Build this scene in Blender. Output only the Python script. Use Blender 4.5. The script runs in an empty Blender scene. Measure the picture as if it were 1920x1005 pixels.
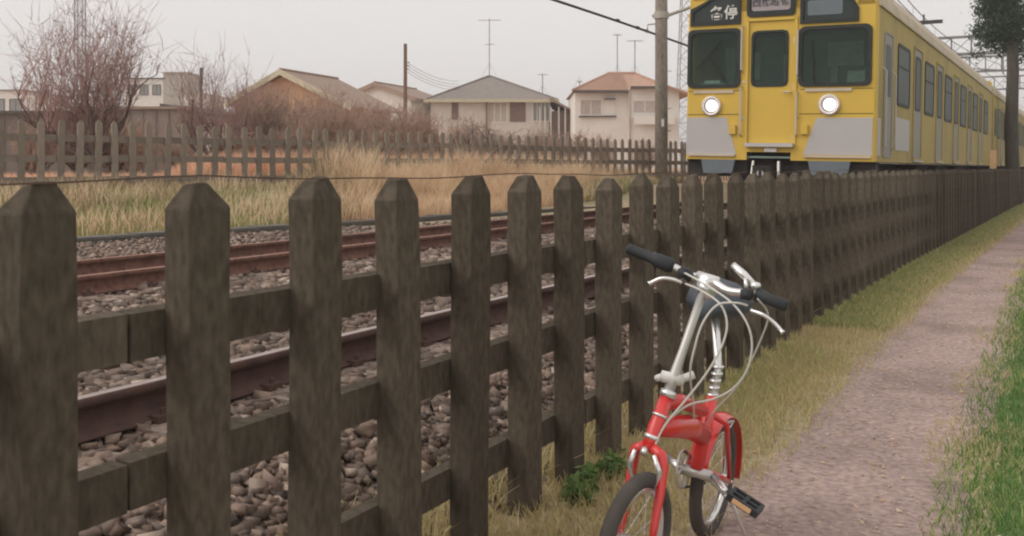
import bpy, math, random
import numpy as np
from mathutils import Vector, Matrix, Euler

S = bpy.context.scene
# ------------------------------------------------------------------ camera
TH = math.atan(970/1867.0); CT, ST = math.cos(TH), math.sin(TH)
F = 1867.0; CAMZ = 1.25
cam_d = bpy.data.cameras.new('camera'); cam = bpy.data.objects.new('camera', cam_d)
S.collection.objects.link(cam); S.camera = cam
cam.location = (0, 0, CAMZ); cam.rotation_euler = (math.pi/2, 0, TH)
cam_d.sensor_width = 36; cam_d.lens = 36*F/1920; cam_d.shift_y = -187.5/1920
cam_d.clip_start = .05; cam_d.clip_end = 3000
cam_d.dof.use_dof = True; cam_d.dof.focus_distance = 9.0; cam_d.dof.aperture_fstop = 11
# ------------------------------------------------------------------ sky
W = bpy.data.worlds.new('World'); S.world = W; W.use_nodes = True
nt = W.node_tree; nt.nodes.clear()
sky = nt.nodes.new('ShaderNodeTexSky'); sky.sky_type = 'NISHITA'; sky.sun_disc = False
sky.sun_elevation = math.radians(42); sky.sun_rotation = math.radians(-128)
mx = nt.nodes.new('ShaderNodeMixRGB'); mx.inputs[0].default_value = .90
mx.inputs[2].default_value = (7.6, 7.2, 7.0, 1)
bg = nt.nodes.new('ShaderNodeBackground'); bg.inputs[1].default_value = .1
out = nt.nodes.new('ShaderNodeOutputWorld')
nt.links.new(sky.outputs[0], mx.inputs[1]); nt.links.new(mx.outputs[0], bg.inputs[0]); nt.links.new(bg.outputs[0], out.inputs[0])
sd = bpy.data.lights.new('sun', 'SUN'); sd.energy = 1.35; sd.angle = math.radians(55); sd.color = (1, .95, .88)
so = bpy.data.objects.new('sun', sd); S.collection.objects.link(so)
_az = math.radians(128); _el = math.radians(42)       # the bright side of the overcast: behind the camera's left shoulder
sv = Vector((-math.sin(_az)*math.cos(_el), math.cos(_az)*math.cos(_el), math.sin(_el)))
so.rotation_euler = sv.to_track_quat('Z', 'Y').to_euler()
vs = S.view_settings; vs.view_transform = 'Standard'; vs.look = 'None'; vs.exposure = .36; vs.gamma = 1
S.cycles.pixel_filter_type = 'BLACKMAN_HARRIS'; S.cycles.filter_width = 2.1
S.cycles.max_bounces = 6

rnd = random.Random(7); nr = np.random.default_rng(7)
C = S.collection

# ------------------------------------------------------------------ geometry of the place
def pix(x, y, Z):
    a = (x-960)/F*Z
    return Vector((-ST*Z+CT*a, CT*Z+ST*a, CAMZ+(315-y)/F*Z))
def zof(y, Z): return CAMZ+(315-y)/F*Z
def off(t):
    if t < .3: return 0.0
    if t < 15: return .00153*(t-.3)**2
    return .3306+.045*(t-15)
offv = np.vectorize(off)
def offfar(t): return 0.0 if t < 22 else (.0012*(t-22)**2 if t < 40 else .389+.0432*(t-40))
def fenceD(t):
    return 14.03-.3102*(t-9.95) if t < 27.2 else 8.68
def kerbD(t):
    return 10.7-.16*(t-8.8) if t < 22 else 8.58
def sm(a): a = min(1, max(0, a)); return a*a*(3-2*a)
RZ = .395                      # rail head
def zg(x, t):
    D = -x+off(t)
    if D < 1.72: return 0.0
    if D < 2.35: return .19*sm((D-1.72)/.63)
    if D < 8.35: return .19
    k = kerbD(t); f = max(fenceD(t), k+.3)
    if D < k: return .19+.09*sm((D-8.35)/max(k-8.35, .05))
    return .28+.54*sm((D-k)/(f-k))
zgv = np.vectorize(zg)

# ------------------------------------------------------------------ materials
def node(m, t): return m.node_tree.nodes.new(t)
def mat(name, col, rough=.8, col2=None, scale=6, amt=.5, bump=0, bscale=None, metal=0, stretch=(1, 1, 1), attr=None, colors=None,
        spec=.3, objrand=0, coat=0, fine=0, trans=0):
    m = bpy.data.materials.new(name); m.use_nodes = True
    p = m.node_tree.nodes['Principled BSDF']; L = m.node_tree.links
    p.inputs['Roughness'].default_value = rough; p.inputs['Metallic'].default_value = metal
    p.inputs['Specular IOR Level'].default_value = spec
    if coat: p.inputs['Coat Weight'].default_value = coat; p.inputs['Coat Roughness'].default_value = .15
    tc = node(m, 'ShaderNodeTexCoord'); mp = node(m, 'ShaderNodeMapping'); mp.inputs['Scale'].default_value = stretch
    L.new(tc.outputs['Object'], mp.inputs[0])
    nz = node(m, 'ShaderNodeTexNoise'); nz.inputs['Scale'].default_value = scale; nz.inputs['Detail'].default_value = 6
    nz.inputs['Roughness'].default_value = .65
    L.new(mp.outputs[0], nz.inputs['Vector'])
    if attr:
        a = node(m, 'ShaderNodeAttribute'); a.attribute_name = attr
        r = node(m, 'ShaderNodeValToRGB'); L.new(a.outputs['Fac'], r.inputs[0])
        cs = colors
        while len(r.color_ramp.elements) < len(cs): r.color_ramp.elements.new(.5)
        for i, c in enumerate(cs):
            r.color_ramp.elements[i].position = i/(len(cs)-1); r.color_ramp.elements[i].color = (*c, 1)
        base = r.outputs[0]
    else:
        rgb = node(m, 'ShaderNodeRGB'); rgb.outputs[0].default_value = (*col, 1); base = rgb.outputs[0]
    c2 = col2 if col2 else tuple(v*.6 for v in (col or (.3, .3, .3)))
    rp = node(m, 'ShaderNodeMapRange'); rp.inputs['From Min'].default_value = .42; rp.inputs['From Max'].default_value = .66
    rp.inputs['To Max'].default_value = amt
    L.new(nz.outputs['Fac'], rp.inputs[0])
    mixn = node(m, 'ShaderNodeMixRGB'); L.new(rp.outputs[0], mixn.inputs[0]); L.new(base, mixn.inputs[1]); mixn.inputs[2].default_value = (*c2, 1)
    res = mixn.outputs[0]
    if fine:
        n3 = node(m, 'ShaderNodeTexNoise'); n3.inputs['Scale'].default_value = scale*fine; n3.inputs['Detail'].default_value = 3
        L.new(mp.outputs[0], n3.inputs['Vector'])
        mr = node(m, 'ShaderNodeMapRange'); mr.inputs['From Min'].default_value = .3; mr.inputs['From Max'].default_value = .7
        mr.inputs['To Min'].default_value = .74; mr.inputs['To Max'].default_value = 1.28
        L.new(n3.outputs['Fac'], mr.inputs[0])
        mm = node(m, 'ShaderNodeMixRGB'); mm.blend_type = 'MULTIPLY'; mm.inputs[0].default_value = 1
        L.new(res, mm.inputs[1]); L.new(mr.outputs[0], mm.inputs[2]); res = mm.outputs[0]
    if objrand:
        oi = node(m, 'ShaderNodeObjectInfo'); mr = node(m, 'ShaderNodeMapRange')
        mr.inputs['To Min'].default_value = 1-objrand; mr.inputs['To Max'].default_value = 1+objrand
        L.new(oi.outputs['Random'], mr.inputs[0])
        mm = node(m, 'ShaderNodeMixRGB'); mm.blend_type = 'MULTIPLY'; mm.inputs[0].default_value = 1
        L.new(res, mm.inputs[1]); L.new(mr.outputs[0], mm.inputs[2]); res = mm.outputs[0]
    L.new(res, p.inputs['Base Color'])
    if trans:
        tl = node(m, 'ShaderNodeBsdfTranslucent'); L.new(res, tl.inputs[0]); ms = node(m, 'ShaderNodeMixShader'); ms.inputs[0].default_value = trans
        L.new(p.outputs[0], ms.inputs[1]); L.new(tl.outputs[0], ms.inputs[2]); L.new(ms.outputs[0], m.node_tree.nodes['Material Output'].inputs[0])
    if bump:
        n2 = node(m, 'ShaderNodeTexNoise'); n2.inputs['Scale'].default_value = bscale or scale*5; n2.inputs['Detail'].default_value = 8
        L.new(mp.outputs[0], n2.inputs['Vector'])
        b = node(m, 'ShaderNodeBump'); b.inputs['Strength'].default_value = bump; b.inputs['Distance'].default_value = .02
        L.new(n2.outputs['Fac'], b.inputs['Height']); L.new(b.outputs[0], p.inputs['Normal'])
    return m
def emis(name, col, st):
    m = bpy.data.materials.new(name); m.use_nodes = True; p = m.node_tree.nodes['Principled BSDF']
    p.inputs['Base Color'].default_value = (*col, 1)
    p.inputs['Emission Color'].default_value = (*col, 1); p.inputs['Emission Strength'].default_value = st
    return m
def glass(name, col, alpha, rough=.05):
    m = bpy.data.materials.new(name); m.use_nodes = True; n = m.node_tree; p = n.nodes['Principled BSDF']
    p.inputs['Base Color'].default_value = (*col, 1); p.inputs['Roughness'].default_value = rough
    tr = node(m, 'ShaderNodeBsdfTransparent'); tr.inputs[0].default_value = (.9, .98, .94, 1)
    ms = node(m, 'ShaderNodeMixShader'); ms.inputs[0].default_value = alpha
    n.links.new(tr.outputs[0], ms.inputs[1]); n.links.new(p.outputs[0], ms.inputs[2])
    n.links.new(ms.outputs[0], n.nodes['Material Output'].inputs[0])
    return m

M = {}
M['picket'] = mat('weathered_concrete', (.108, .088, .066), .95, (.070, .058, .045), 1.6, .6, .35, 45, stretch=(1, 1, .45), objrand=.2, fine=30, spec=.08)
M['picket_far'] = mat('weathered_concrete_grey', (.27, .225, .18), .95, (.20, .165, .135), 6, .8, .3, 40, objrand=.16, spec=.1)
M['stone'] = mat('ballast_stone', None, .9, (.10, .085, .075), 14, .45, .25, 60, attr='rnd',
                 colors=[(.075, .056, .046), (.22, .155, .118), (.30, .215, .165), (.15, .115, .095), (.50, .39, .31)])
M['ballast_bed'] = mat('ballast_bed', (.17, .13, .105), 1, (.09, .07, .06), 30, .8, 1, 40, fine=4)
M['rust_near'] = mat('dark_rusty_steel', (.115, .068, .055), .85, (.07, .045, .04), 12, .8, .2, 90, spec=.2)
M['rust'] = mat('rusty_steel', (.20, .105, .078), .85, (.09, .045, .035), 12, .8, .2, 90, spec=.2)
M['railtop'] = mat('polished_rail_top', (.42, .36, .33), .35, (.3, .2, .15), 8, .5, metal=.6)
M['railtop_far'] = mat('dull_rusty_rail_top', (.40, .22, .16), .6, (.25, .13, .1), 8, .5, metal=.1)
M['sleeper'] = mat('sleeper_concrete', (.30, .235, .195), .95, (.18, .14, .115), 8, .8, .3, 60, fine=6)
M['ground'] = mat('soil', (.42, .34, .23), 1, (.30, .26, .15), 1.2, .8, .6, 30, fine=20)
M['path'] = mat('trodden_dirt', (.42, .31, .275), 1, (.26, .195, .17), 1.1, .9, .7, 60, fine=30)
M['field'] = mat('dry_field', (.62, .39, .26), 1, (.26, .19, .11), .6, .7, .5, 10, fine=20)
M['dry'] = mat('dry_grass', None, .9, (.7, .48, .33), 1.2, .4, trans=.5, attr='rnd', colors=[(.60, .44, .26), (.82, .64, .42), (.90, .74, .53), (.95, .83, .66)])
M['reed'] = mat('pink_reed', None, .9, (.75, .48, .32), 1.2, .3, trans=.4, attr='rnd', colors=[(.50, .28, .17), (.76, .46, .30), (.88, .60, .42), (.92, .70, .52)])
M['straw'] = mat('short_dry_grass', None, .9, (.4, .36, .18), 1.5, .3, trans=.4, attr='rnd', colors=[(.42, .33, .18), (.64, .52, .28), (.54, .49, .23), (.80, .66, .42)])
M['grass'] = mat('green_grass', None, .85, (.22, .25, .09), 1.3, .5, trans=.4, attr='rnd', colors=[(.17, .24, .07), (.25, .34, .11), (.36, .43, .15), (.55, .50, .23)])
M['path_grass'] = mat('olive_path_grass', None, .85, (.40, .40, .16), 1.3, .4, trans=.45, attr='rnd', colors=[(.30, .38, .12), (.42, .50, .17), (.56, .58, .24), (.72, .62, .34)])
M['pebble'] = mat('pale_pebble', None, .9, (.3, .24, .21), 20, .4, attr='rnd', colors=[(.28, .21, .18), (.46, .36, .31), (.62, .52, .46)])
M['tuss'] = mat('olive_tussock', None, .9, (.22, .19, .09), 2.2, .5, trans=.4, attr='rnd', colors=[(.22, .17, .09), (.46, .34, .20), (.34, .31, .14), (.74, .56, .38)])
M['lush'] = mat('lush_grass', None, .8, (.06, .12, .03), 1.3, .4, trans=.4, attr='rnd', colors=[(.08, .18, .045), (.12, .26, .065), (.19, .33, .09), (.32, .38, .14)])
M['weed'] = mat('weed_leaf', None, .8, (.06, .11, .03), 4, .4, trans=.4, attr='rnd', colors=[(.12, .20, .06), (.18, .28, .09), (.26, .34, .13)])
M['twig'] = mat('plum_twig', (.40, .265, .235), .95, (.28, .18, .155), 5, .6)
M['twig_grey'] = mat('grey_twig', (.30, .235, .20), .95, (.2, .155, .13), 5, .6)
M['shrub'] = mat('brown_shrub_twig', (.47, .33, .255), .95, (.33, .22, .17), 3, .6)
M['bark'] = mat('bark', (.10, .085, .07), .95, (.05, .045, .04), 8, .8, .8, 30, stretch=(1, 1, .3))
M['leaf'] = mat('evergreen_leaf', None, .7, (.02, .04, .025), 3, .4, attr='rnd', colors=[(.012, .03, .02), (.025, .055, .03), (.045, .085, .045), (.09, .12, .06)])
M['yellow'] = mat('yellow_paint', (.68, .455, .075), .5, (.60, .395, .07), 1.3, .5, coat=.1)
M['yellow_side'] = mat('shaded_yellow_paint', (.46, .345, .12), .65, (.32, .25, .12), 1.6, .8, stretch=(1, 1, .35), spec=.2)  # duller copy of the body yellow: shade on the car sides put into the colour
M['door_steel'] = mat('dull_steel_door', (.33, .30, .27), .6, (.25, .23, .21), 2, .6, metal=.1)
M['cream'] = mat('dusty_roof_paint', (.60, .50, .38), .8, (.4, .34, .27), 1.5, .6)
M['grey_paint'] = mat('warm_grey_paint', (.49, .46, .45), .55, (.44, .41, .40), 2, .4)
M['rubber'] = mat('black_rubber', (.03, .035, .033), .6, (.02, .02, .02), 5, .3)
M['dark'] = mat('underframe_grime', (.035, .032, .03), .9, (.06, .045, .035), 4, .6)
M['blue_grey'] = mat('blue_grey_steel', (.16, .185, .205), .6, (.11, .13, .145), 4, .4)
M['steel'] = mat('brushed_steel', (.55, .53, .50), .4, (.45, .42, .4), 6, .4, metal=.5)
M['chrome'] = mat('chromed_metal', (.80, .79, .77), .22, (.6, .6, .6), 8, .3, metal=.75)
M['glass'] = glass('dark_glass', (.05, .07, .062), .26)
M['sideglass'] = mat('side_glass', (.055, .07, .065), .45, (.09, .11, .1), 1.5, .5, spec=.15)
M['signglass'] = mat('sign_black', (.03, .04, .038), .35, (.045, .055, .05), 3, .5)
M['cab'] = mat('cab_green', (.30, .38, .33), .8, (.18, .24, .21), 3, .5)
M['cab_light'] = mat('cab_light_panel', (.75, .85, .80), .7)
M['sign_pink'] = mat('roll_sign_cloth', (.40, .35, .36), .8, (.3, .26, .27), 25, .5)
M['sign_text'] = mat('sign_lettering_dark', (.11, .11, .12), .8)
M['sign_white'] = mat('sign_lettering_white', (.75, .72, .68), .7)
M['lamp'] = emis('headlight_glow', (1, .93, .95), 3.2)
M['reflector'] = mat('lamp_reflector', (.8, .75, .72), .3, metal=.4)
M['red'] = mat('red_paint', (.70, .035, .03), .3, (.6, .03, .028), 4, .4, coat=.6, spec=.5)
M['tyre'] = mat('tyre_rubber', (.075, .066, .06), .85, (.12, .1, .085), 10, .6)
M['grip'] = mat('black_grip', (.035, .038, .042), .6, (.05, .05, .055), 20, .4)
M['cable'] = mat('cable_sheath', (.62, .60, .55), .5, (.5, .48, .44), 8, .4)
M['saddle'] = mat('saddle_vinyl', (.06, .07, .085), .5, (.09, .1, .11), 4, .4)
M['pole'] = mat('pole_concrete', (.30, .265, .22), .9, (.22, .19, .16), 4, .8, .4, 20, stretch=(1, 1, .3), fine=6)
M['band'] = mat('galvanised_band', (.42, .39, .34), .6, (.3, .27, .22), 9, .6, metal=.2)
M['wire'] = mat('black_cable', (.05, .05, .055), .7)
M['wire_rust'] = mat('rusty_wire', (.12, .07, .055), .8)
M['lattice'] = mat('galvanised_lattice', (.22, .21, .21), .7)
M['trough'] = mat('cable_trough_concrete', (.16, .15, .135), .95, (.1, .095, .085), 4, .8, .3, 30)
M['wood'] = mat('brown_pole', (.19, .12, .08), .9, (.12, .08, .06), 4, .6)
M['wall_brown'] = mat('tan_wall', (.56, .34, .20), .9, (.48, .29, .17), 2, .6)
M['wall_white'] = mat('white_wall', (.74, .71, .66), .9, (.66, .63, .58), 1.2, .6)
M['wall_grey'] = mat('off_white_wall', (.60, .56, .50), .9, (.50, .465, .41), 1.3, .6)
M['roof_grey'] = mat('grey_slate', (.27, .235, .21), .9, (.21, .18, .16), 3, .7, .5, 30)
M['roof_brown'] = mat('brown_roof', (.34, .245, .19), .9, (.26, .19, .15), 3, .7, .4, 20)
M['roof_orange'] = mat('orange_tile', (.46, .285, .205), .85, (.35, .215, .16), 3, .8, .5, 25)
M['trim'] = mat('olive_trim', (.55, .50, .36), .8, (.42, .38, .27), 4, .5)
M['shutter_brown'] = mat('brown_shutter', (.21, .145, .12), .8)
M['shutter_pink'] = mat('pale_shutter', (.50, .43, .39), .8)
M['window'] = mat('house_window', (.22, .23, .22), .3, (.32, .32, .3), 3, .5, spec=.5)
M['frame_dark'] = mat('dark_frame', (.10, .085, .075), .7)
M['shed'] = mat('dark_shed_wall', (.17, .145, .13), .95, (.22, .185, .16), 2, .7)
M['shed2'] = mat('brown_shed_wall', (.29, .235, .20), .95, (.22, .185, .155), 2, .7)
M['beige'] = mat('beige_panel', (.46, .43, .37), .9)
M['orange'] = mat('faded_orange_board', (.75, .42, .2), .7, (.8, .65, .4), 3, .7)

# ------------------------------------------------------------------ mesh helpers
class MB:
    def __init__(s): s.v = []; s.f = []; s.m = []
    def add(s, vs_, fs_, mi=0):
        b = len(s.v); s.v += [tuple(v) for v in vs_]; s.f += [tuple(b+i for i in f) for f in fs_]; s.m += [mi]*len(fs_)
    def box(s, c, d, R=None, mi=0, taper=1):
        x, y, z = d[0]/2, d[1]/2, d[2]/2; vs_ = []
        for k in (-1, 1):
            q = taper if k > 0 else 1
            for a, b in ((-1, -1), (1, -1), (1, 1), (-1, 1)):
                p = Vector((a*x*q, b*y*q, k*z)); p = (R @ p) if R else p; vs_.append(p+Vector(c))
        s.add(vs_, [(3, 2, 1, 0), (4, 5, 6, 7), (0, 1, 5, 4), (1, 2, 6, 5), (2, 3, 7, 6), (3, 0, 4, 7)], mi)
    def bb(s, x0, x1, y0, y1, z0, z1, mi=0): s.box(((x0+x1)/2, (y0+y1)/2, (z0+z1)/2), (x1-x0, y1-y0, z1-z0), None, mi)
    def tube(s, pts, r, n=8, mi=0, cap=True, closed=False):
        pts = [Vector(p) for p in pts]; N = len(pts); rs = r if isinstance(r, (list, tuple)) else [r]*N
        u = None; vs_ = []
        for i, p in enumerate(pts):
            if closed: d = pts[(i+1) % N]-pts[i-1]
            else: d = pts[min(i+1, N-1)]-pts[max(i-1, 0)]
            d.normalize()
            if u is None:
                u = d.orthogonal().normalized()
            u = (u-d*u.dot(d)).normalized(); w = d.cross(u)
            for k in range(n):
                a = 2*math.pi*k/n; vs_.append(p+(u*math.cos(a)+w*math.sin(a))*rs[i])
        fs_ = []
        for i in range(N if closed else N-1):
            j = (i+1) % N
            for k in range(n):
                l = (k+1) % n; fs_.append((i*n+k, i*n+l, j*n+l, j*n+k))
        if cap and not closed: fs_.append(tuple(range(n))[::-1]); fs_.append(tuple((N-1)*n+k for k in range(n)))
        s.add(vs_, fs_, mi)
    def prism(s, poly, ax, lo, hi, mi=0):
        """poly: 2-D points in the plane normal to axis ax, extruded lo..hi"""
        def P(a, b, h): return {'x': (h, a, b), 'y': (a, h, b), 'z': (a, b, h)}[ax]
        n = len(poly); vs_ = [P(a, b, lo) for a, b in poly]+[P(a, b, hi) for a, b in poly]
        fs_ = [tuple(range(n))[::-1], tuple(range(n, 2*n))]+[(i, (i+1) % n, n+(i+1) % n, n+i) for i in range(n)]
        s.add(vs_, fs_, mi)
    def ring(s, outer, inner, ax, lo, hi, mi=0):
        def P(a, b, h): return {'x': (h, a, b), 'y': (a, h, b), 'z': (a, b, h)}[ax]
        n = len(outer); vs_ = [P(*p, h) for h in (lo, hi) for q in (outer, inner) for p in q]; fs_ = []
        for i in range(n):
            j = (i+1) % n
            fs_ += [(i, j, n+j, n+i), (2*n+i, 3*n+i, 3*n+j, 2*n+j), (i, 2*n+i, 2*n+j, j), (n+i, n+j, 3*n+j, 3*n+i)]
        s.add(vs_, fs_, mi)
    def lathe(s, prof, n=20, c=(0, 0, 0), axis='z', mi=0, R=None):
        vs_ = []; 
        for r, h in prof:
            for k in range(n):
                a = 2*math.pi*k/n; x, y = r*math.cos(a), r*math.sin(a)
                p = Vector({'z': (x, y, h), 'y': (x, h, y), 'x': (h, x, y)}[axis]); p = R @ p if R else p
                vs_.append(p+Vector(c))
        fs_ = [(i*n+k, i*n+(k+1) % n, (i+1)*n+(k+1) % n, (i+1)*n+k) for i in range(len(prof)-1) for k in range(n)]
        s.add(vs_, fs_, mi)
    def mesh(s, name, mats, smooth=False):
        me = bpy.data.meshes.new(name); me.from_pydata(s.v, [], s.f)
        for m in (mats if isinstance(mats, (list, tuple)) else [mats]): me.materials.append(m)
        me.polygons.foreach_set('material_index', s.m)
        if smooth: me.polygons.foreach_set('use_smooth', [True]*len(s.f))
        me.update(); 
        import bmesh
        bm = bmesh.new(); bm.from_mesh(me); bmesh.ops.recalc_face_normals(bm, faces=bm.faces); bm.to_mesh(me); bm.free()
        return me
def tag(o, label=None, cat=None, group=None, kind=None):
    if label: o['label'] = label
    if cat: o['category'] = cat
    if group: o['group'] = group
    if kind: o['kind'] = kind
    return o
def ob(name, me, parent=None, loc=None, rot=None):
    o = bpy.data.objects.new(name, me); C.objects.link(o)
    if parent is not None: o.parent = parent
    if loc is not None: o.location = loc
    if rot is not None: o.rotation_euler = rot
    return o
def part(name, mb, mats, parent=None, loc=None, rot=None, smooth=False):
    return ob(name, mb.mesh(name, mats, smooth), parent, loc, rot)
def empty(name, loc, rot=(0, 0, 0), **k):
    o = bpy.data.objects.new(name, None); C.objects.link(o); o.location = loc; o.rotation_euler = rot; o.empty_display_size = .2
    return tag(o, **k)
def kids(o): return [c for c in bpy.data.objects if c.parent == o]
def copy_tree(o, parent=None):
    ch = kids(o); c = o.copy(); C.objects.link(c); c.parent = parent
    for k in ch: copy_tree(k, c)
    return c
def fast(name, V, Fc, mats, attr=None, smooth=False):
    """V (n,3); Fc (m,k) with k constant; attr per-vertex floats"""
    me = bpy.data.meshes.new(name); n, m, k = len(V), len(Fc), Fc.shape[1]
    me.vertices.add(n); me.vertices.foreach_set('co', V.astype(np.float32).ravel())
    me.loops.add(m*k); me.loops.foreach_set('vertex_index', Fc.astype(np.int32).ravel())
    me.polygons.add(m); me.polygons.foreach_set('loop_start', np.arange(0, m*k, k, dtype=np.int32))
    for q in (mats if isinstance(mats, (list, tuple)) else [mats]): me.materials.append(q)
    if smooth: me.polygons.foreach_set('use_smooth', np.ones(m, dtype=bool))
    me.update(calc_edges=True)
    if attr is not None:
        a = me.attributes.new('rnd', 'FLOAT', 'POINT'); a.data.foreach_set('value', attr.astype(np.float32))
    return me
def inview(P, mx_=.68, lowm=1.5, zmin=.5):
    X = P[:, 0]*CT+P[:, 1]*ST; Z = -P[:, 0]*ST+P[:, 1]*CT
    Zs = np.maximum(Z, 1e-3)
    return (Z > zmin) & (np.abs(X/Zs) < mx_) & ((CAMZ-P[:, 2])/Zs*F < 690*lowm)

# ------------------------------------------------------------------ GROUND
def sheet(name, ds, ts, zf, material, dz=0, kind='structure', xf=None):
    V = []; n = len(ds)
    for t in ts:
        for d in ds:
            dd = d(t) if callable(d) else d
            x = -dd+off(t) if xf is None else xf(dd, t)
            V.append((x, t, zf(x, t)+dz))
    V = np.array(V); Fc = []
    for i in range(len(ts)-1):
        for j in range(n-1):
            a = i*n+j; Fc.append((a, a+1, a+n+1, a+n))
    o = ob(name, fast(name, V, np.array(Fc)[:, ::-1], material, smooth=True)); tag(o, kind=kind); return o
ts_all = list(np.arange(-12, 60, .6))+[62, 66, 72, 80, 95, 120, 160, 230, 400, 900]
gd = [900, 500, 250, 120, 70, 45, 32, 25, 20, 18, 17, 16, 15, 14.5, 14, 13.5, 13, 12.5, 12, 11.5, 11, 10.5, 10, 9.6, 9.3, 9, 8.7, 8.5, 8.35, 8, 6, 4, 2.8, 2.35, 2.2, 2.1, 2, 1.9, 1.8, 1.72, 1.5, 1.0, .2, -.5, -2, -6, -20, -80, -300, -850]
sheet('ground', gd[::-1], ts_all, zg, M['ground'])
sheet('ballast_bed', [1.95, 2.05, 2.2, 2.35, 3, 4.5, 6, 8, 8.35, lambda t: kerbD(t)-.12], [t for t in ts_all if t < 130], zg, M['ballast_bed'], .004)
sheet('verge', [lambda t: kerbD(t)+.2, lambda t: (kerbD(t)*.6+max(fenceD(t), kerbD(t)+.8)*.4), lambda t: max(fenceD(t), kerbD(t)+.8)+1.2], [t for t in ts_all if 2 < t < 34], zg, M['field'], .012, xf=lambda D, t: -D)
def edge(c, a, ph): return lambda t: c+a*math.sin(t*1.7+ph)+a*.6*math.sin(t*4.3+ph*2)
M['lawn_soil'] = mat('mossy_soil', (.12, .20, .07), 1, (.16, .17, .08), 3, .6, .5, 30, fine=20)
sheet('lawn_ground', [-25, -8, -2, -.6, edge(.16, .03, 4)], [t for t in np.arange(-8, 90, .25)], lambda x, t: 0, M['lawn_soil'], .003)
sheet('path', [edge(.22, .035, 0), .4, .8, edge(1.02, .04, 2)], [t for t in np.arange(-8, 90, .2)], lambda x, t: 0, M['path'], .006)
sheet('dry_field', [lambda t: fenceD(t)+260, lambda t: fenceD(t)+90, lambda t: fenceD(t)+30, lambda t: fenceD(t)+8, lambda t: fenceD(t)+.4], [t for t in ts_all if t < 200], lambda x, t: .82, M['field'], .006)

# ------------------------------------------------------------------ STONES
PHI = (1+5**.5)/2
ICO = np.array([(-1, PHI, 0), (1, PHI, 0), (-1, -PHI, 0), (1, -PHI, 0), (0, -1, PHI), (0, 1, PHI), (0, -1, -PHI), (0, 1, -PHI), (PHI, 0, -1), (PHI, 0, 1), (-PHI, 0, -1), (-PHI, 0, 1)])/math.hypot(1, PHI)
ICF = np.array([(0, 11, 5), (0, 5, 1), (0, 1, 7), (0, 7, 10), (0, 10, 11), (1, 5, 9), (5, 11, 4), (11, 10, 2), (10, 7, 6), (7, 1, 8), (3, 9, 4), (3, 4, 2), (3, 2, 6), (3, 6, 8), (3, 8, 9), (4, 9, 5), (2, 4, 11), (6, 2, 10), (8, 6, 7), (9, 8, 1)])
OCT = np.array([(1, 0, 0), (-1, 0, 0), (0, 1, 0), (0, -1, 0), (0, 0, 1), (0, 0, -1)], float)
OCF = np.array([(0, 2, 4), (2, 1, 4), (1, 3, 4), (3, 0, 4), (2, 0, 5), (1, 2, 5), (3, 1, 5), (0, 3, 5)])
def stones(P, size, base, faces):
    n = len(P); k = len(base)
    v = base[None]*(1+nr.normal(0, .22, (n, k, 1)))+nr.normal(0, .10, (n, k, 3))
    v = base[None]*(1+nr.normal(0, .30 if k == 8 else .15, (n, k, 3)))
    if k > 8:
        for _ in range(6):
            q = nr.normal(0, 1, (n, 1, 3)); q /= np.linalg.norm(q, axis=2, keepdims=True); e = (v*q).sum(2, keepdims=True)-nr.uniform(.12, .6, (n, 1, 1)); v = v-np.maximum(e, 0)*q
        v = v*1.3
    v = v*np.stack([nr.uniform(.8, 1.4, n), nr.uniform(.65, 1.05, n), nr.uniform(.45, .85, n)], 1)[:, None, :]
    a = nr.uniform(0, 6.283, n); b = nr.normal(0, .45, n)
    ca, sa, cb, sb = np.cos(a), np.sin(a), np.cos(b), np.sin(b)
    x, y, z = v[..., 0], v[..., 1], v[..., 2]
    y, z = y*cb[:, None]-z*sb[:, None], y*sb[:, None]+z*cb[:, None]
    x, y = x*ca[:, None]-y*sa[:, None], x*sa[:, None]+y*ca[:, None]
    v = np.stack([x, y, z], -1)*size[:, None, None]+P[:, None, :]
    f = faces[None]+(np.arange(n)*k)[:, None, None]
    r = np.repeat(nr.random(n), k)
    return v.reshape(-1, 3), f.reshape(-1, 3), r
CUB = np.array([(a, b_, c) for a in (-1, 1) for b_ in (-1, 1) for c in (-1, 1)], float)*.72
CUF = np.array([(0, 1, 3), (0, 3, 2), (4, 6, 7), (4, 7, 5), (0, 4, 5), (0, 5, 1), (2, 3, 7), (2, 7, 6), (0, 2, 6), (0, 6, 4), (1, 5, 7), (1, 7, 3)])
def scatter(t0, t1, d0, d1, dens):
    n = int((t1-t0)*(d1-d0)*dens); t = nr.uniform(t0, t1, n); D = nr.uniform(d0, d1, n)
    x = -D+offv(t); P = np.stack([x, t, zgv(x, t)], 1); return P, D
def keep_ballast(P, D):
    kd = np.vectorize(kerbD)(P[:, 1])
    return (D < kd-.15)
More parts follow.
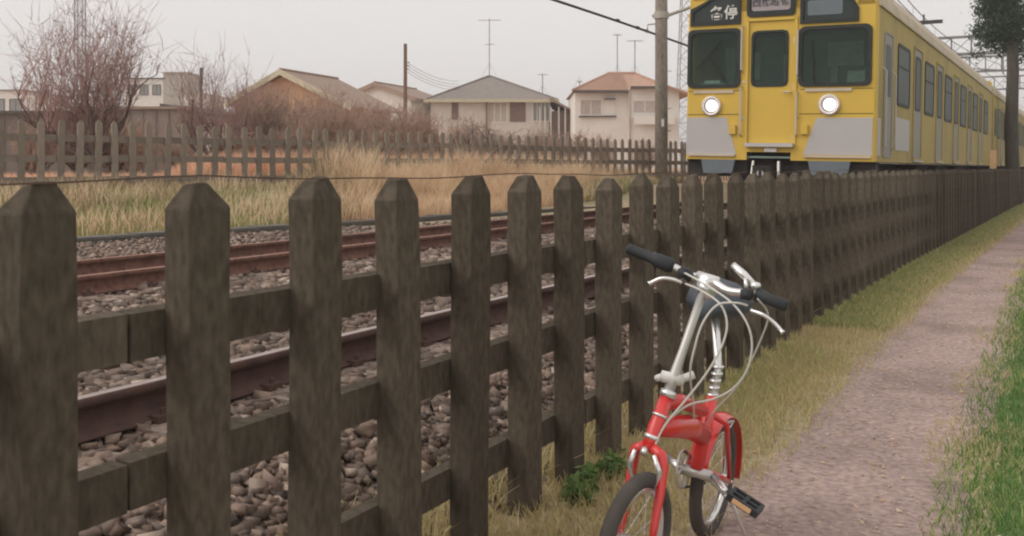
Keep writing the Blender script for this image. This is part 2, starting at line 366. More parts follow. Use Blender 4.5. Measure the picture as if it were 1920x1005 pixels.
def add_ballast():
    Vs, Fs, Rs = [], [], []; base = 0
    def put(P, size, b, f):
        nonlocal base
        v, ff, r = stones(P, size, b, f); Vs.append(v); Fs.append(ff+base); Rs.append(r); base += len(v)
    for (t0, t1, d0, d1, dens, s0, s1, b, f) in (
            (.2, 6, 1.72, 5.6, 120, .022, .044, ICO, ICF), (.2, 6, 1.72, 5.6, 1250, .013, .036, CUB, CUF), (6, 13, 1.85, 9.0, 420, .026, .046, CUB, CUF),
            (.2, 7, 5.6, 11, 420, .024, .044, CUB, CUF), (13, 24, 1.9, 9.5, 230, .035, .055, OCT, OCF), (7, 13, 9.0, 11, 400, .026, .046, OCT, OCF)):
        P, D = scatter(t0, t1, d0, d1, dens)
        k = inview(P) & keep_ballast(P, D) & (nr.random(len(D)) < np.where(P[:, 1] < 3.2, 1, np.clip((D-1.72)/.45, .15, 1))); P = P[k]; D = D[k]
        size = nr.uniform(s0, s1, len(P))*np.where(nr.random(len(P)) < .12, 1.5, 1)
        # level: between the sleepers the stones reach nearly their tops
        P[:, 2] += nr.uniform(-.012, .040, len(P))*np.clip((D-1.9)/.5, .3, 1)
        put(P, size, b, f)
    V, Fc, R_ = np.concatenate(Vs), np.concatenate(Fs), np.concatenate(Rs)
    o = ob('ballast_stones', fast('ballast_stones', V, Fc, M['stone'], R_))
    tag(o, 'loose pinkish brown crushed stone ballast under and between the rails', 'ballast', kind='stuff')
add_ballast()

# ------------------------------------------------------------------ TRACKS
def rail_mesh(D, offf, ts, top, side):
    prof = [(-.0635, 0), (-.0635, .010), (-.014, .026), (-.0083, .045), (-.0083, .108), (-.0325, .118), (-.0325, .146), (-.024, .153), (.024, .153), (.0325, .146), (.0325, .118), (.0083, .108), (.0083, .045), (.014, .026), (.0635, .010), (.0635, 0)]
    V = []; k = len(prof)
    for t in ts:
        for a, b in prof: V.append((-D+offf(t)+a, t, RZ-.153+b))
    me_f = []; mi = []
    for i in range(len(ts)-1):
        for j in range(k):
            l = (j+1) % k; me_f.append((i*k+j, i*k+l, (i+1)*k+l, (i+1)*k+j)); mi.append(1 if j == 7 else 0)
    me = fast('rail', np.array(V), np.array(me_f)[:, ::-1], [side, top]); me.polygons.foreach_set('material_index', mi); return me
def sleeper_mesh():
    b = MB()
    b.prism([(-1.0, -.06), (1.0, -.06), (1.0, .0), (.42, .0), (.36, -.025), (-.36, -.025), (-.42, .0), (-1.0, .0)], 'y', -.12, .12)
    for s in (-1, 1):
        for q in (-1, 1):
            b.box((s*.5335+q*.095, 0, .016), (.055, .09, .03), None, 1); b.tube([(s*.5335+q*.10, 0, .0), (s*.5335+q*.10, 0, .055)], .012, 6, 1)
    return b.mesh('sleeper', [M['sleeper'], M['rust_near']])
slm = sleeper_mesh()
def track(Dc, offf, label, ts, top, side):
    tr = empty('railway_track', (0, 0, 0), label=label, cat='railway track', group='parallel railway tracks')
    for s in (-1, 1):
        ob('rail', rail_mesh(Dc+s*.566, offf, ts, top, side), tr)
    t = .33
    while t < 62:
        a = math.atan((offf(t+.2)-offf(t-.2))/.4)
        ob('sleeper', slm, tr, (-Dc+offf(t), t, RZ-.153-.004), (0, 0, -a)); t += .64
tsr = list(np.arange(-6, 60, .75))+[62, 70, 80, 95, 110, 130]
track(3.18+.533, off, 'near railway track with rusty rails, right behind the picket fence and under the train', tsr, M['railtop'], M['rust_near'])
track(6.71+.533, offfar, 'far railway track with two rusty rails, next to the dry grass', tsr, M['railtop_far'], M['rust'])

# ------------------------------------------------------------------ KERB / cable trough
tr = empty('cable_trough', (0, 0, 0), label='low dark concrete cable trough between far track ballast and the grass verge', cat='cable trough')
tb = MB(); tb.box((0, 0, 0), (.26, .985, .20)); tb.box((0, 0, .115), (.3, .97, .035))
tme = tb.mesh('trough_block', M['trough']); t = 3.0
while t < 24:
    D = kerbD(t); a = math.atan(.16+.0)
    ob('trough_block', tme, tr, (-D+off(t)*0, t, .25+rnd.uniform(-.012, .012)), (0, 0, -a)); t += .99

# ------------------------------------------------------------------ NEAR FENCE
def picket_mesh(w, th, h, top, ch, seed, m):
    r = random.Random(seed); j = lambda a: r.uniform(-a, a)
    b = MB(); n = 5; rows = []
    zs = [-.25, h*.25, h*.55, h*.8, h-ch]
    vs_ = []
    for z in zs:
        dx = j(.004); q = 1+j(.02)
        for a, c in ((-1, -1), (1, -1), (1, 1), (-1, 1)): vs_.append((a*th/2+j(.002), c*w/2*q+dx, z))
    for a, c in ((-1, -1), (1, -1), (1, 1), (-1, 1)): vs_.append((a*th/2*top[0]+j(.004), c*w/2*top[1]+j(.010), h+j(.010)))
    fs_ = []
    for i in range(5):
        for k in range(4): fs_.append((i*4+k, i*4+(k+1) % 4, i*4+4+(k+1) % 4, i*4+4+k))
    fs_ += [(3, 2, 1, 0), (20, 21, 22, 23)]
    b.add(vs_, fs_)
    me = b.mesh('picket', m)
    import bmesh
    bm = bmesh.new(); bm.from_mesh(me); bmesh.ops.bevel(bm, geom=bm.edges[:], offset=.0028, segments=1, affect='EDGES'); bm.to_mesh(me); bm.free()
    return me
FD = 1.6; PITCH = .397
nf = empty('picket_fence', (0, 0, 0), label='weathered brown concrete picket fence between the dirt path and the near track', cat='fence')
pv = [picket_mesh(.12, .08, 1.217, (.45, .38), .055, i, M['picket']) for i in range(14)]
def fpt(D, t):       # a point of the near fence line (it bends right with the track)
    return -D+off(t)
k = -4
while True:
    t = 1.703-.06+PITCH*(k-2)
    if t > 78: break
    a = math.atan((off(t+.2)-off(t-.2))/.4)
    ob('picket', pv[(k*5) % 14], nf, (fpt(FD+.04, t), t, rnd.uniform(-.008, .008)), (rnd.uniform(-.014, .014), rnd.uniform(-.012, .012), -a+rnd.uniform(-.05, .05)))
    k += 1
def frail(t0, t1, z):
    b = MB(); ts = np.linspace(t0, t1, 5); V = []
    for t in ts:
        x0 = fpt(FD+.077, t); V += [(x0, t, z-.105), (x0, t, z-.004), (x0-.045, t, z+.0), (x0-.045, t, z-.105)]
    fs_ = [(i*4+k, i*4+(k+1) % 4, i*4+4+(k+1) % 4, i*4+4+k) for i in range(4) for k in range(4)]+[(3, 2, 1, 0), (16, 17, 18, 19)]
    b.add(V, fs_); return b
for z in (.950, .632, .280):
    t = -.9
    while t < 78:
        part('rail', frail(t+.004, t+PITCH*6-.004, z+rnd.uniform(-.004, .004)), M['picket'], nf); t += PITCH*6
# slack wire along the picket tops
wb = MB(); pts = []
for i in range(260):
    t = .2+i*.12; ph = ((t-1.63) / (PITCH*4)) % 1
    pts.append((fpt(FD+.0, t)-.022, t, 1.232-.012*math.sin(ph*math.pi)+.002*math.sin(t*9)))
wb.tube(pts, .0024, 4)
tag(part('fence_wire', wb, M['wire_rust']), 'thin slack rusty wire running along the tops of the near pickets', 'wire')

# ------------------------------------------------------------------ FAR FENCE
p0 = pix(0, 315, 15.3); p1 = pix(1280, 315, 28.1)
dvec = Vector((p1.x-p0.x, p1.y-p0.y, 0)); Lf = dvec.length; dvec.normalize(); fa = math.atan2(dvec.y, dvec.x)-math.pi/2
def ff(s): return Vector((p0.x+dvec.x*s, p0.y+dvec.y*s, 0))
ffn = empty('slatted_fence', (0, 0, 0), label='grey brown picket fence with gaps beyond the tracks, before the bare trees', cat='fence')
pv2 = [picket_mesh(.105, .045, 1.40, (.5, .45), .06, 20+i, M['picket_far']) for i in range(5)]
fg = []
s = -4.5; i = 0
while s < Lf+.8:
    p = ff(s); hz = zof(315-60/1800*(2800-960-(p.x*CT+p.y*ST)/(-p.x*ST+p.y*CT)*F), (-p.x*ST+p.y*CT))  # top stays level
    ob('picket', pv2[i % 5], ffn, (p.x, p.y, .62+rnd.uniform(-.02, .02)), (rnd.uniform(-.02, .02), rnd.uniform(-.02, .02), fa+rnd.uniform(-.04, .04)))
    s += .30; i += 1
for z in (1.73, 1.40, 1.06):
    s = -4.6
    while s < Lf+.8:
        b = MB(); c = ff(s+1.05)+Vector((-math.cos(fa), -math.sin(fa), 0))*.04
        b.box((c.x, c.y, z+rnd.uniform(-.01, .01)), (.05, 2.09, .11), Matrix.Rotation(fa, 3, 'Z'))
        part('rail', b, M['picket_far'], ffn); s += 2.1
# fence continues along the line behind the train
q = ff(Lf+.8)
tt = q.y+.3; i = 0
ff2 = empty('trackside_fence', (0, 0, 0), label='continuation of the grey fence hidden partly behind the yellow train', cat='fence')
while tt < 45:
    ob('picket', pv2[i % 5], ff2, (-9.0+offfar(tt), tt, .62), (0, 0, 0)); tt += .30; i += 1
b = MB()
for z in (1.73, 1.4): b.bb(-9.07, -9.03, q.y+.1, 30, z-.05, z+.05)
part('rail', b, M['picket_far'], ff2)

# ------------------------------------------------------------------ TRAIN
TR = Vector((-3.38, 15.0, RZ)); TYAW = -.045; TROLL = .02
GY = 1.42
def rrect(x0, x1, z0, z1, r, n=4):
    out_ = []
    for cx, cz, a0 in ((x1-r, z1-r, 0), (x0+r, z1-r, 90), (x0+r, z0+r, 180), (x1-r, z0+r, 270)):
        for i in range(n+1):
            a = math.radians(a0+90*i/n); out_.append((cx+r*math.cos(a), cz+r*math.sin(a)))
    return out_
def roofline(n=14, inset=0.0):
    P = []
    # from right cantrail to left cantrail over the roof
    pts = [(1.42, 3.22), (1.38, 3.42), (1.25, 3.62), (1.0, 3.78), (.6, 3.9), (0, 3.94)]
    P = [(x-inset, z) for x, z in pts]+[(-(x-inset), z) for x, z in pts[-2::-1]]
    return P
CARL = 19.5
def side_parts(root, s, head):
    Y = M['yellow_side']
    doors = [3.85, 6.80, 9.75, 12.70, 15.65]
    x = s*GY
    def pl(a, b): return (min(a, b), max(a, b))
    for yc in doors:
        b = MB(); b.ring(rrect(yc-.50, yc+.50, 1.02, 2.98, .04, 2), rrect(yc-.46, yc+.46, 1.05, 2.94, .04, 2), 'x', *pl(x-s*.01, x+s*.022))
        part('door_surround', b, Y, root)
        b = MB(); b.bb(*pl(x-s*.01, x+s*.006), yc-.455, yc+.455, 1.055, 2.935)
        d = part('side_door', b, M['door_steel'], root)
        b = MB(); b.prism(rrect(yc-.26, yc+.26, 1.92, 2.78, .06, 2), 'x', *pl(x+s*.004, x+s*.011)); part('pane', b, M['sideglass'], d)
        b = MB(); b.ring(rrect(yc-.30, yc+.30, 1.88, 2.82, .08, 2), rrect(yc-.26, yc+.26, 1.92, 2.78, .06, 2), 'x', *pl(x+s*.004, x+s*.016)); part('window_frame', b, M['rubber'], d)
        b = MB(); b.bb(*pl(x+s*.0, x+s*.05), yc-.52, yc+.52, .99, 1.015); part('door_step', b, M['steel'], root)
    for i, y0 in enumerate([2.32, 5.32, 8.27, 11.22, 14.17, 17.3]):
        b = MB(); b.prism(rrect(y0-.56, y0+.56, 1.92, 2.80, .06, 2), 'x', *pl(x-s*.002, x+s*.008)); w = part('window', b, M['sideglass'], root)
        b = MB(); b.ring(rrect(y0-.61, y0+.61, 1.87, 2.85, .08, 2), rrect(y0-.56, y0+.56, 1.92, 2.80, .06, 2), 'x', *pl(x-s*.002, x+s*.016)); b.bb(*pl(x, x+s*.014), y0-.56, y0+.56, 2.48, 2.51); part('window_frame', b, M['rubber'], w)
    if head:
        b = MB(); b.bb(*pl(x-s*.002, x+s*.008), 1.66, 3.0, 1.16, 1.68); part('number_panel', b, M['grey_paint'], root)
    if head:
        b = MB(); b.ring(rrect(.52, 1.24, 1.04, 2.90, .04, 2), rrect(.56, 1.20, 1.07, 2.87, .04, 2), 'x', *pl(x-s*.01, x+s*.014)); b.bb(*pl(x-s*.01, x+s*.005), .56, 1.20, 1.07, 2.87)
        d = part('crew_door', b, M['door_steel'], root)
        b = MB(); b.prism(rrect(.66, 1.10, 1.95, 2.72, .05, 2), 'x', *pl(x+s*.003, x+s*.010)); part('pane', b, M['sideglass'], d)
        for yy in (.46, 1.30):
            b = MB(); b.tube([(x, yy, 1.15), (x+s*.05, yy, 1.2), (x+s*.05, yy, 2.3), (x, yy, 2.35)], .014, 6); part('grab_rail', b, M['steel'], root)
    else:
        y0 = .9
        b = MB(); b.prism(rrect(y0-.35, y0+.35, 1.92, 2.80, .06, 2), 'x', *pl(x-s*.002, x+s*.008)); part('window', b, M['sideglass'], root)
    b = MB(); b.bb(*pl(x-s*.01, x+s*.03), .06, CARL, 3.20, 3.235); part('rain_gutter', b, M['cream'], root)
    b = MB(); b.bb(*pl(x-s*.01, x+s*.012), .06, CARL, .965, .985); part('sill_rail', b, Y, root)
def make_car(head):
    root = empty('train_car', (0, 0, 0))
    Y = M['yellow']
    # side walls
    b = MB()
    for s in (-1, 1):
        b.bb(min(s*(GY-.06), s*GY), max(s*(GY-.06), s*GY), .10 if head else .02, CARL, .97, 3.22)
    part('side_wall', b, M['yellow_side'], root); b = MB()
    b.bb(-GY+.06, GY-.06, CARL-.06, CARL, .97, 3.6); b.bb(-GY+.06, GY-.06, .3, CARL-.06, .97, 1.02)
    if not head: b.bb(-GY+.06, GY-.06, .02, .08, .97, 3.6)
    part('body', b, Y, root)
    b = MB(); rl = roofline(); V = []
    for y in (.07, CARL): V += [(x, y, z) for x, z in rl]+[(x*.96, y, z-.05) for x, z in rl[::-1]]
    n = len(rl)*2; b.add(V, [(i, (i+1) % n, n+(i+1) % n, n+i) for i in range(n)]+[tuple(range(n))[::-1], tuple(range(n, 2*n))])
    part('roof', b, M['cream'], root, smooth=False)
    for yy in (3.2, 7.4, 11.6, 15.8):
        b = MB(); b.prism([(-.8, 3.84), (.8, 3.84), (.74, 4.12), (-.74, 4.12)], 'y', yy-1.0, yy+1.0); part('air_conditioner', b, M['grey_paint'], root)
    for s in (-1, 1): side_parts(root, s, head)
    # under floor
    b = MB(); b.bb(-.9, .9, .9, CARL-.9, .62, .95)
    for yy in (5.2, 8.0, 11.5): b.bb(-1.25, 1.25, yy, yy+1.5, .42, .93)
    part('underframe', b, M['dark'], root)
    for yy in (2.9, CARL-2.9):
        b = MB()
        for s in (-1, 1): b.bb(s*.98-.06, s*.98+.06, yy-1.35, yy+1.35, .38, .62)
        b.bb(-.95, .95, yy-.2, yy+.2, .4, .6)
        bo = part('bogie', b, M['dark'], root)
        for q in (-1, 1):
            b = MB()
            for s in (-1, 1): b.lathe([(0, s*.50), (.43, s*.50), (.455, s*.5335-s*.05), (.43, s*.60), (0, s*.60)], 22, (0, yy+q*1.05, .435), 'x')
            b.tube([(-.6, yy+q*1.05, .435), (.6, yy+q*1.05, .435)], .07, 8); part('wheelset', b, M['rust'], bo)
    return root
def front_end(root):
    Y = M['yellow']
    xs = [-1.30, -.555, -.46, .26, .335, 1.30]
    # face plate as cells leaving the openings free
    b = MB()
    LW = (-1.38, -.575, 2.085, 2.955); RW = (.335, 1.33, 2.075, 2.925); DR = (-.46, .27, 1.19, 3.06)
    LS = (-1.345, -.585, 3.05, 3.42); MS = (-.455, .235, 3.14, 3.52); RS = (.345, 1.14, 3.0, 3.36)
    holes = [LW, RW, DR, LS, MS, RS]
    us = sorted(set([-1.30, 1.30, -1.38, 1.38]+[h[0] for h in holes]+[h[1] for h in holes]+[-1.36, -.6, -.44, .22, .4, 1.05]))
    us = [u for u in us if -1.38 <= u <= 1.38]
    zs = sorted(set([.97, 1.09, 3.62, 3.72]+[h[2] for h in holes]+[h[3] for h in holes]))
    for i in range(len(us)-1):
        for j in range(len(zs)-1):
            cu, cz = (us[i]+us[i+1])/2, (zs[j]+zs[j+1])/2
            if any(h[0] < cu < h[1] and h[2] < cz < h[3] for h in holes): continue
            if cz < 1.09 and -.44 < cu < .22: continue
            if cz > 3.62 and abs(cu) > 1.1: continue
            b.add([(us[i], 0, zs[j]), (us[i+1], 0, zs[j]), (us[i+1], 0, zs[j+1]), (us[i], 0, zs[j+1])], [(0, 1, 2, 3)])
    # rounded corner posts and roof brow
    for s in (-1, 1):
        V = []
        for z in (.97, 3.24):
            for i in range(5):
                a = math.radians(90*i/4); V.append((s*(1.38+.04*math.sin(a)), .10-.10*math.cos(a), z))
        b.add(V, [(i, i+1, 6+i, 5+i) for i in range(4)])
    rl = roofline(); V = [(x*.972, 0, min(z, 3.9)) for x, z in rl]+[(x, .10, z) for x, z in rl]
    n = len(rl); b.add(V, [(i, i+1, n+i+1, n+i) for i in range(n-1)])
    b.add([(x*.972, 0, min(z, 3.9)) for x, z in rl], [tuple(range(n))] if False else [(i, i+1, n-2-i, n-1-i) for i in range(n//2)])
    part('front_panel', b, Y, root)
    # the brow above the openings hides behind the panel cells: shell behind it
    def window(name, h, poly=None, rad=.09, gl='glass', fr=.035):
        x0, x1, z0, z1 = h
        po = poly or rrect(x0, x1, z0, z1, rad)
        cx, cz = sum(p[0] for p in po)/len(po), sum(p[1] for p in po)/len(po)
        def sc(k): return [(p[0]+(k if p[0] < cx else -k), p[1]+(k if p[1] < cz else -k)) for p in po]
        b = MB(); b.ring(sc(-.018), sc(fr), 'y', -.03, .012); w = part(name, b, M['rubber'], root)
        b = MB(); b.prism(sc(fr), 'y', -.008, .0); part('pane', b, M[gl], w)
        # yellow corners behind the rounded seal
        b = MB(); n_ = len(po); outer = []
        for p in po: outer.append(p)
        return w
    w = window('windscreen', LW); 
    b = MB(); b.tube([(-.75, -.045, 2.12), (-1.05, -.05, 2.55)], .010, 5); b.tube([(-1.25, -.05, 2.35), (-.9, -.05, 2.75)], .008, 5); part('wiper', b, M['rubber'], w)
    w = window('windscreen', RW)
    b = MB(); b.tube([(.55, -.045, 2.1), (.5, -.05, 2.75)], .011, 5); part('wiper', b, M['rubber'], w)
    # square fillers at rounded corners
    b = MB()
    for h in (LW, RW, LS, MS, RS):
        for (cx, cz) in ((h[0], h[2]), (h[1], h[2]), (h[0], h[3]), (h[1], h[3])):
            sx = 1 if cx == h[0] else -1; sz = 1 if cz == h[2] else -1
            b.add([(cx, .003, cz), (cx+sx*.05, .003, cz), (cx, .003, cz+sz*.05)], [(0, 1, 2)])
    part('corner_filler', b, Y, root)
    # gangway door
    b = MB(); b.ring([(DR[0], DR[2]), (DR[1], DR[2]), (DR[1], DR[3]), (DR[0], DR[3])], [(-.385, 2.085), (.145, 2.085), (.145, 2.90), (-.385, 2.90)], 'y', .012, .05)
    d = part('front_door', b, Y, root)
    po = rrect(-.385, .145, 2.085, 2.90, .09); ins = [(p[0]*.93-.0084, 2.49+(p[1]-2.49)*.95) for p in po]
    out2 = [(-.12+(p[0]+.12)*1.06, 2.49+(p[1]-2.49)*1.04) for p in po]
    b = MB(); b.ring(out2, ins, 'y', .0, .04); part('window_seal', b, M['rubber'], d)
    b = MB(); b.prism(ins, 'y', .02, .026); part('pane', b, M['glass'], d)
    b = MB(); b.tube([(.20, -.0, 1.98), (.20, -.04, 1.98), (.10, -.04, 1.98)], .012, 6); part('door_handle', b, M['steel'], d)
    for zz in (1.3, 2.05, 2.75):
        b = MB(); b.tube([(.245, .0, zz-.05), (.245, .0, zz+.05)], .014, 6); part('hinge', b, M['steel'], d)
    b = MB()
    for xx in (DR[0], DR[1]): b.bb(xx-.022, xx+.022, -.022, .0, 1.19, 3.10)
    b.bb(DR[0], DR[1], -.022, .0, 3.06, 3.10); part('door_surround', b, Y, root)
    b = MB(); b.bb(-.45, .27, -.10, -.0, 1.17, 1.225); part('door_step', b, M['steel'], root)
    b = MB(); b.bb(-.16, .02, -.05, -.0, 1.095, 1.15); part('coupler_plate', b, M['sign_white'], root)
    # sign boxes
    lpoly = [(-1.345, 3.05), (-.585, 3.05), (-.585, 3.50), (-.95, 3.47), (-1.345, 3.27)]
    rpoly = [(.345, 3.0), (1.14, 3.0), (1.14, 3.20), (1.02, 3.36), (.345, 3.48)]
    w1 = window('service_sign', LS, lpoly, gl='signglass', fr=.03)
    w2 = window('destination_sign', MS, rrect(*MS, .06), gl='signglass', fr=.03)
    w3 = window('marker_window', RS, rpoly, gl='signglass', fr=.03)
    b = MB(); b.prism(rrect(.43, .93, 3.10, 3.32, .03), 'y', -.014, -.008); part('sign_panel', b, M['blue_grey'], w3)
    b = MB(); b.prism(rrect(-.40, .18, 3.21, 3.46, .04), 'y', -.014, -.008); part('sign_cloth', b, M['sign_pink'], w2)
    def text(s, u, z, size, m, parent, y=-.02, bold=.0):
        c = bpy.data.curves.new('lettering', 'FONT'); c.body = s; c.size = size; c.align_x = 'CENTER'; c.align_y = 'CENTER'; c.extrude = .002; c.offset = bold
        o = bpy.data.objects.new('lettering', c); C.objects.link(o); o.parent = parent; o.location = (u, y, z); o.rotation_euler = (math.pi/2, 0, 0); c.materials.append(m)
        bpy.context.view_layer.update(); me = bpy.data.meshes.new_from_object(o); o2 = ob('lettering', me, parent, (u, y, z), (math.pi/2, 0, 0)); bpy.data.objects.remove(o)
    text('各停', -.83, 3.20, .225, M['sign_white'], w1, bold=.004)
    text('西武新宿', -.11, 3.335, .145, M['sign_text'], w2, bold=.003)
    # lower grey panels
    for poly in ([(-1.40, 1.045), (-.60, 1.045), (-.765, 1.615), (-1.40, 1.615)], [(.40, 1.06), (1.375, 1.06), (1.375, 1.60), (.585, 1.60)]):
        b = MB(); b.prism(poly, 'y', -.006, .0); part('grey_panel', b, M['grey_paint'], root)
    b = MB()
    b.bb(1.42, 1.426, .10, .34, 1.06, 1.60); b.bb(-1.426, -1.42, .10, .34, 1.06, 1.60); part('grey_panel', b, M['grey_paint'], root)
    b = MB(); b.bb(-1.36, -.62, -.035, 0, 1.02, 1.05); b.bb(.42, 1.36, -.035, 0, 1.02, 1.05); part('bumper_strip', b, M['cream'], root)
    for u0, u1 in ((-1.3, -.66), (.42, 1.08)):
        b = MB(); b.bb(u0, u1, -.02, 0, 1.985, 2.03); part('trim_ledge', b, M['cream'], root)
    # head lamps
    for u in (-1.0, .77):
        b = MB(); b.lathe([(.150, 0), (.155, -.035), (.135, -.055), (.118, -.04), (.115, -.01)], 24, (u, 0, 1.79), 'y'); h = part('headlight', b, M['reflector'], root, smooth=True)
        b = MB(); b.lathe([(.117, -.012), (.105, -.032), (.06, -.044), (0, -.048)], 24, (u, 0, 1.79), 'y')
        part('lens', b, M['reflector'], h, smooth=True)
        b = MB(); b.lathe([(.085, -.046), (.05, -.058), (0, -.06)], 20, (u+.012, 0, 1.79), 'y'); part('bulb', b, M['lamp'], h, smooth=True)
    # hand rails
    for u, z0, z1 in ((-.535, 1.33, 2.08), (.305, 1.33, 1.98), (-.535, 2.3, 3.0), (.305, 2.2, 2.9)):
        b = MB(); b.tube([(u, 0, z0), (u, -.06, z0+.03), (u, -.06, z1-.03), (u, 0, z1)], .013, 6); part('hand_rail', b, M['steel'], root)
    b = MB()
    for zz in (2.02, 1.66): b.bb(-1.38, -.56, -.004, .001, zz-.004, zz+.004); b.bb(.34, 1.38, -.004, .001, zz-.004, zz+.004)
    part('panel_seam', b, M['dark'], root)['kind'] = 'stuff'
    for u in (-.66, .42):
        b = MB(); b.bb(u-.05, u+.05, -.05, 0, 1.36, 1.50); part('jumper_socket', b, M['yellow'], root)
    for u, zz in ((-.50, 1.60), (-.50, 2.15), (.30, 1.62), (.30, 2.2)):
        b = MB(); b.lathe([(0, -.02), (.022, -.02), (.022, 0)], 10, (u, 0, zz), 'y'); part('rail_bracket', b, M['steel'], root)
    # coupler, skirt
    b = MB(); b.bb(-.44, .22, .25, .3, .55, 1.10); b.bb(-.22, -.0, -.25, .3, .68, .86); b.box((-.11, -.3, .77), (.26, .16, .24)); b.tube([(-.11, -.38, .68), (-.11, -.38, .86)], .05, 8)
    part('coupler', b, M['dark'], root)
    b = MB(); b.tube([(.06, -.05, .95), (.10, -.2, .7), (.16, -.05, .55)], .022, 6); b.tube([(-.32, -.05, .95), (-.30, -.2, .75), (-.38, -.05, .6)], .022, 6); b.lathe([(0, -.42), (.05, -.42), (.05, -.36)], 10, (-.11, 0, .78), 'y')
    part('brake_hose', b, M['steel'], root)
    for u0, u1 in ((-1.15, -.62), (.48, 1.08)):
        b = MB(); b.prism([(u0, .97), (u1, .97), (u1-.04, .76), (u0+.04, .76)], 'y', -.02, .06); part('skirt_plate', b, M['blue_grey'], root)
    b = MB(); b.bb(-1.4, -.46, .1, .4, .72, .97); part('end_beam', b, M['dark'], root); b = MB(); b.bb(.24, 1.4, .1, .4, .72, .97); part('end_beam', b, M['dark'], root)
    # cab interior
    b = MB(); b.bb(-1.35, 1.35, 1.55, 1.58, 1.0, 3.5); b.bb(-1.355, 1.355, .05, 1.55, 1.0, 1.03); b.bb(-1.355, 1.355, .03, 1.55, 3.0, 3.02); part('cab_bulkhead', b, M['cab'], root)
    b = MB(); b.bb(-1.30, -.62, .1, .55, 1.9, 2.15); b.bb(.34, 1.32, .1, .5, 1.9, 2.12); b.bb(.95, 1.2, .3, .5, 2.1, 2.3); part('control_desk', b, M['cab'], root)
    b = MB(); b.bb(-1.28, -1.12, 1.5, 1.54, 2.1, 2.85); b.bb(-.80, -.68, 1.46, 1.54, 2.3, 2.75); b.bb(-.30, -.14, 1.46, 1.54, 2.1, 2.7); b.bb(.40, .95, 1.5, 1.54, 2.5, 2.88); b.bb(.45, .56, 1.5, 1.54, 2.15, 2.8); b.bb(1.2, 1.3, 1.5, 1.54, 2.15, 2.8); b.bb(-1.2, -.95, .2, .3, 2.16, 2.2); part('cab_window', b, M['cab_light'], root)
car1 = make_car(True); front_end(car1)
car1.location = TR; car1.rotation_euler = (0, TROLL, TYAW)
tag(car1, 'yellow front train car with two lit round headlights and grey lower panels', 'train car', 'cars of the yellow train')
mid = make_car(False); tdir = Vector((math.sin(-TYAW), math.cos(TYAW), 0))
labs = ['second yellow train car, coupled behind the front car', 'third yellow train car, partly behind the tall tree trunk', 'last visible yellow train car, farthest down the line']
for i in range(3):
    c = mid if i == 0 else copy_tree(mid)
    c.location = TR+tdir*(CARL+.5)*(i+1); c.rotation_euler = (0, TROLL, TYAW)
    tag(c, labs[i], 'train car', 'cars of the yellow train')
bpy.context.view_layer.update()

# ------------------------------------------------------------------ POLE + OVERHEAD
pz = 26.7; pp = pix(1240, 315, pz)
r_ = empty('utility_pole', (pp.x, pp.y, .25), label='tall grey concrete railway pole standing just left of the train', cat='pole')
b = MB(); b.tube([(0, 0, -.3), (0, 0, 5), (0, 0, 11)], [.178, .165, .15], 18); part('pole_shaft', b, M['pole'], r_, smooth=True)
zb = zof(29, pz)-.25
b = MB(); b.tube([(0, 0, zb-.09), (0, 0, zb+.09)], .195, 18); b.box((.0, 0, zb), (.5, .09, .07)); part('clamp_band', b, M['band'], r_)
b = MB(); b.tube([(.15, 0, zb-.02), (.6, .1, zb+.13), (2.6, .3, zb+.75)], .045, 8); b.tube([(.1, 0, zb+2.4), (2.6, .3, zb+.75)], .02, 6); part('bracket_arm', b, M['band'], r_)
b = MB(); c0 = Vector((-.14, -.02, zb-.22)); ax = Vector((CT, ST, 0))
b.tube([c0, c0-ax*.22+Vector((0, 0, -.02)), c0-ax*.24+Vector((0, 0, -.14))], .018, 6)
for i in range(3): b.lathe([(.02, 0), (.05, .01), (.02, .03)], 10, c0-ax*.24+Vector((0, 0, -.16-.04*i)))
part('insulator_bracket', b, M['band'], r_)
b = MB(); tc_ = Vector((-ST, CT, 0))*-.18
b.box((tc_.x+.01, tc_.y, zof(231, pz)-.25), (.07, .012, .2), Matrix.Rotation(TH, 3, 'Z')); part('number_plate', b, M['sign_white'], r_)
b = MB()
for zz in (1.4, 2.0, 2.6, 3.6): b.tube([(.1, .1, zz), (.24, .12, zz)], .011, 5)
part('step_bolt', b, M['band'], r_)
